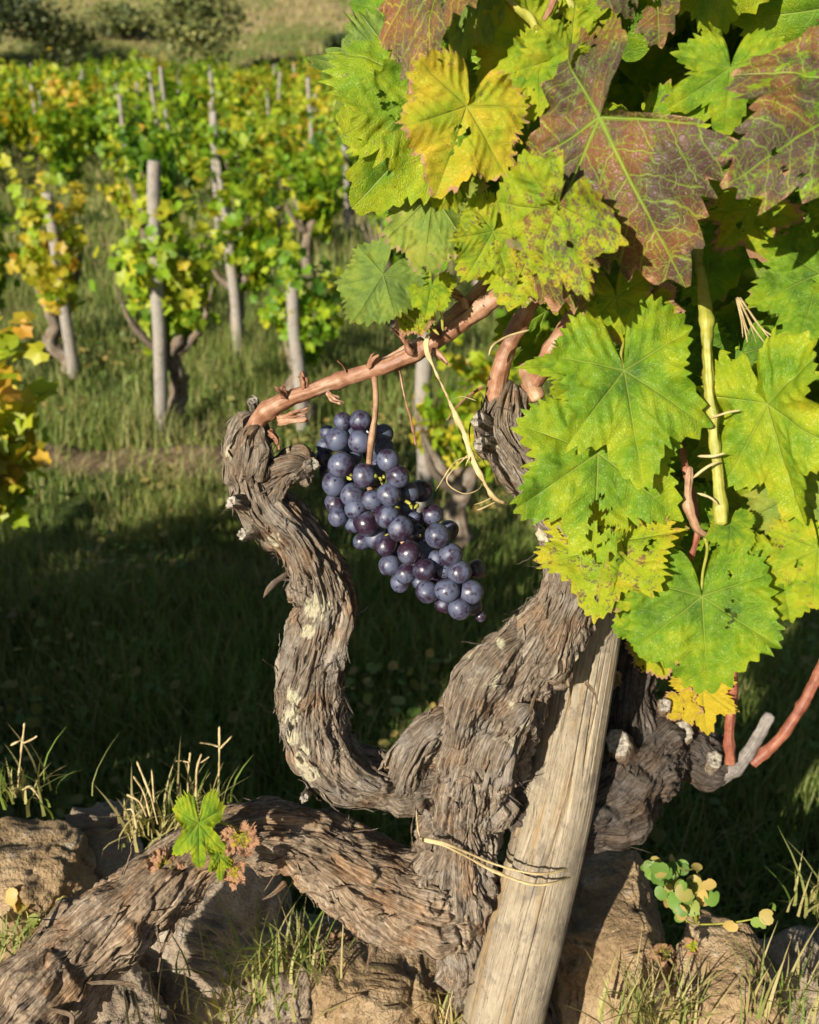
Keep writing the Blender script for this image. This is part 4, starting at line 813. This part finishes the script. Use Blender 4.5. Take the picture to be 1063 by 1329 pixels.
p = gp(309, 468); add_stake(p[0], p[1], 'grey stake with its foot in the grass, to the right of the tallest stake', h=.66, tilt=(0, .04), k=1)
add_vine(p[0] + .10, p[1] + .10, CR[1], .0, 'bushy green vine with a twisted trunk right of the tallest stake', VG, .95, 2.1)
p = gp(99, 497); add_stake(p[0], p[1], 'leaning grey stake rising through the orange-yellow vine', h=.74, tilt=(0, -.02), k=2)
add_vine(p[0] - .04, p[1] + .06, CR[2], .20, 'orange and yellow vine on a leaning stake at the left', VG, .82, 1.0)
p = (-.96, 2.06); add_vine(p[0], p[1], crown_mesh(300, 300, .20, .46, .98, .048, .52), .14, 'near yellow and orange vine cut by the left edge of the photo', VG, .92, 0.0).children[1].location = (-.17, 0, 0)
p = gp(400, 545); add_vine(p[0], p[1], CR[3], -.12, 'low dark green vine just above the red-brown cane', VG, .72, .7); add_stake(p[0] - .02, p[1] - .1, 'short grey stake half buried in the low dark green vine', h=.55, k=1)
p = gp(580, 700); add_vine(p[0] + .08, p[1] - .1, CR[4], .06, 'yellow-green vine seen through the gap right of the grapes', VG, .70, 2.7); add_stake(p[0] - .08, p[1] + .05, 'bluish grey stake behind the bunch of grapes', h=.6, k=0)
p = gp(-5, 480); add_vine(p[0], p[1], CR[1], -.05, 'green vine at the left edge above the yellow one', VG, .85, 1.5); add_stake(p[0] + .03, p[1] - .1, 'pale stake in the green vine at the left edge', h=.9, k=2)
for k, (x, y, h) in enumerate(((214, 226, 1.25), (224, 222, 1.2), (406, 232, 1.1), (285, 214, 1.15), (283, 300, 1.0), (360, 200, 1.1))):
    p = on_low(x, y); add_stake(p[0], p[1], ['left one of the two close-set stakes standing above the vines', 'right one of the two close-set stakes standing above the vines', 'thin stake in the gap beside the tip of the big left leaf', 'white stake top poking from the vines right of the paired stakes', 'broken pale stake in the leaves below the white stake top', 'tilted pale stake among the vines nearest the big left leaf'][k], h=h, tilt=(0, .03 * (k - 2)), k=k)
g = np.random.default_rng(77); rows = 0
for iy, y in enumerate(np.concatenate([np.arange(5.5, 16, 1.15), np.arange(16.2, 37, 1.35)])):
    for x in np.arange(-20, 14, 1.05):
        xx_ = x + g.normal(0, .14) + (iy % 2) * .5; y_ = y + g.normal(0, .15)
        if not (-(.68 if y_ < 14 else .52) * y_ - .4 < xx_ < (.34 if y_ < 9 else .16) * y_): continue
        if any((xx_ - a) ** 2 + (y_ - b) ** 2 < .6 for a, b in used) or g.random() < (.24 if y_ < 11 else .12): continue
        near = y_ < 11; hue = float(np.clip(g.normal(-.03, .15), -.28, .42))
        lb = 'leafy vine of the dense middle rows' if near else 'small far vine in the packed rows below the dry hill'
        add_vine(xx_, y_, (CR if near else CF)[int(g.integers(0, 5))], hue, lb, 'middle rows of vines' if near else 'far rows of vines', g.uniform(.85, 1.15), None, near, g.uniform(.85, 1.15))
        if g.random() < .22: add_stake(xx_ + g.normal(0, .08), y_ - .18, 'pale stake top showing among the rows of vines' if near else 'tiny pale stake far off among the vine rows', 'stakes among the ' + ('middle' if near else 'far') + ' rows', g.uniform(.78, 1.02), (g.normal(0, .04), g.normal(0, .05)), int(g.integers(0, 3)))
# unseen dense vines added left of the view to shade the lower ground
for i, (x, y, s_) in enumerate(((-1.0, .62, .66), (-1.45, .70, .70), (-1.9, .62, .72), (-2.35, .70, .70), (-2.8, .6, .74), (-3.3, .7, .8))):
    add_vine(x, y, crown_mesh(400 + i, 1500, .50, .0, 1.1, .08), .0, 'unseen vine added left of the gnarled old vine to shade the ground below', 'added shade-casting vines', s_, 0.4 * i)

# ------------------------------------------------------------------ trees and bushes on the hill
def tree(x, y, rad, h, hue, label, seed, n=1800, lsz=.14, cat='tree', name='tree'):
    o = thing(name, label, cat, (x, y, float(hgt(x, y)) - .1)); g = np.random.default_rng(seed); P = []
    for _ in range(14):
        c = g.normal(0, .5, 3) * [rad, rad, h * .28] + [0, 0, h * .58]; m = n // 14; P.append(c + g.normal(0, .30, (m, 3)) * [rad, rad, h * .34])
    P = np.concatenate(P); P = P[P[:, 2] > .1]; m = len(P); N = g.normal(0, .7, (m, 3)) + [-.2, -.3, .5]; N /= np.linalg.norm(N, axis=1)[:, None]; mb = MB(); col = colr(m, .1, .8, g, (.7, 1.2)); col[:, 0] += .4 * fbm(P * 1.1, seed, 2)
    leafcards(P, g.uniform(lsz * .5, lsz, m), N, np.clip(col, 0, 1), mb, 'round', g); c = mb.build('crown', M_TREE); c.parent = o; c.color = (.5 + hue, .5, .5, 1)
    mt = MB(); tube(mt, [[0, 0, -.2, rad * .09], [.1, 0, h * .3, rad * .075], [0, .1, h * .6, rad * .04]], .2, 10, None, 0, seed, .03)
    for a in range(5): tube(mt, [[0, 0, h * .2, rad * .05], [math.cos(a * 1.3) * rad * .4, math.sin(a * 1.3) * rad * .4, h * .5, rad * .03], [math.cos(a * 1.3) * rad * .7, math.sin(a * 1.3) * rad * .7, h * .8, rad * .01]], .2, 7, None, 0, a, .02)
    t = mt.build('trunk', M_BARK3); t.parent = o; return o
def hp(px, y): return (px - 531.5) / FPX * y * 1.0 / cp * .91
tree(hp(40, 40), 40, 2.0, 4.2, -.40, 'dark rounded tree in the top left corner beyond the vines', 3, 3600, .12)
tree(hp(-50, 39), 39, 1.6, 4.0, -.3, 'dark tree cut off at the far top left edge', 8, 2600, .12)
tree(hp(125, 41), 41, 1.2, 2.6, -.1, 'smaller olive-green tree beside the dark tree at top left', 4, 2200, .11)
tree(hp(292, 38), 38, 1.5, 4.6, .06, 'broad olive-green tree in the middle of the hill edge', 5, 3600, .12)
tree(hp(370, 41), 41, .6, .9, -.45, 'dark bush on the dry slope right of the olive-green tree', 6, 900, .10, 'bush', 'bush')
tree(hp(455, 43), 43, .75, 1.1, -.45, 'dark lone bush on the dry slope left of the big leaves', 7, 900, .10, 'bush', 'bush')
tree(hp(205, 48), 48, 1.4, 1.5, .1, 'pale green shrub on the slope between the two larger trees', 9, 1600, .13, 'bush', 'bush')
for i, (px, y) in enumerate(((640, 39), (800, 41), (980, 38))): tree(hp(px, y), y, 1.3, 2.4, -.15, ['left', 'middle', 'right'][i] + ' one of the three trees on the hill edge behind the big vine leaves', 20 + i, 1500, .16)
# dry grass on the hill
g = np.random.default_rng(5); mb = MB(); n = 26000; y = g.uniform(37, 70, n); x = g.uniform(-.55, .45, n) * y; P = np.stack([x, y, hgt(x, y) - .02], 1); k = fbm(P * .5, 9, 3)
col = colr(n, .35, .9, g, (.7, 1.0)); col[:, 0] -= .5 * sst(-.05, .25, k); blades(P, g.uniform(.1, .45, n), g.uniform(.03, .09, n), g.uniform(.1, .8, n), g.uniform(0, 6.28, n), np.clip(col, 0, 1), mb, 2)
tag(mb.build('dry_grass', M_GRASS), 'dry straw and green grass on the hillside behind the vineyard', 'grass', None, 'stuff')
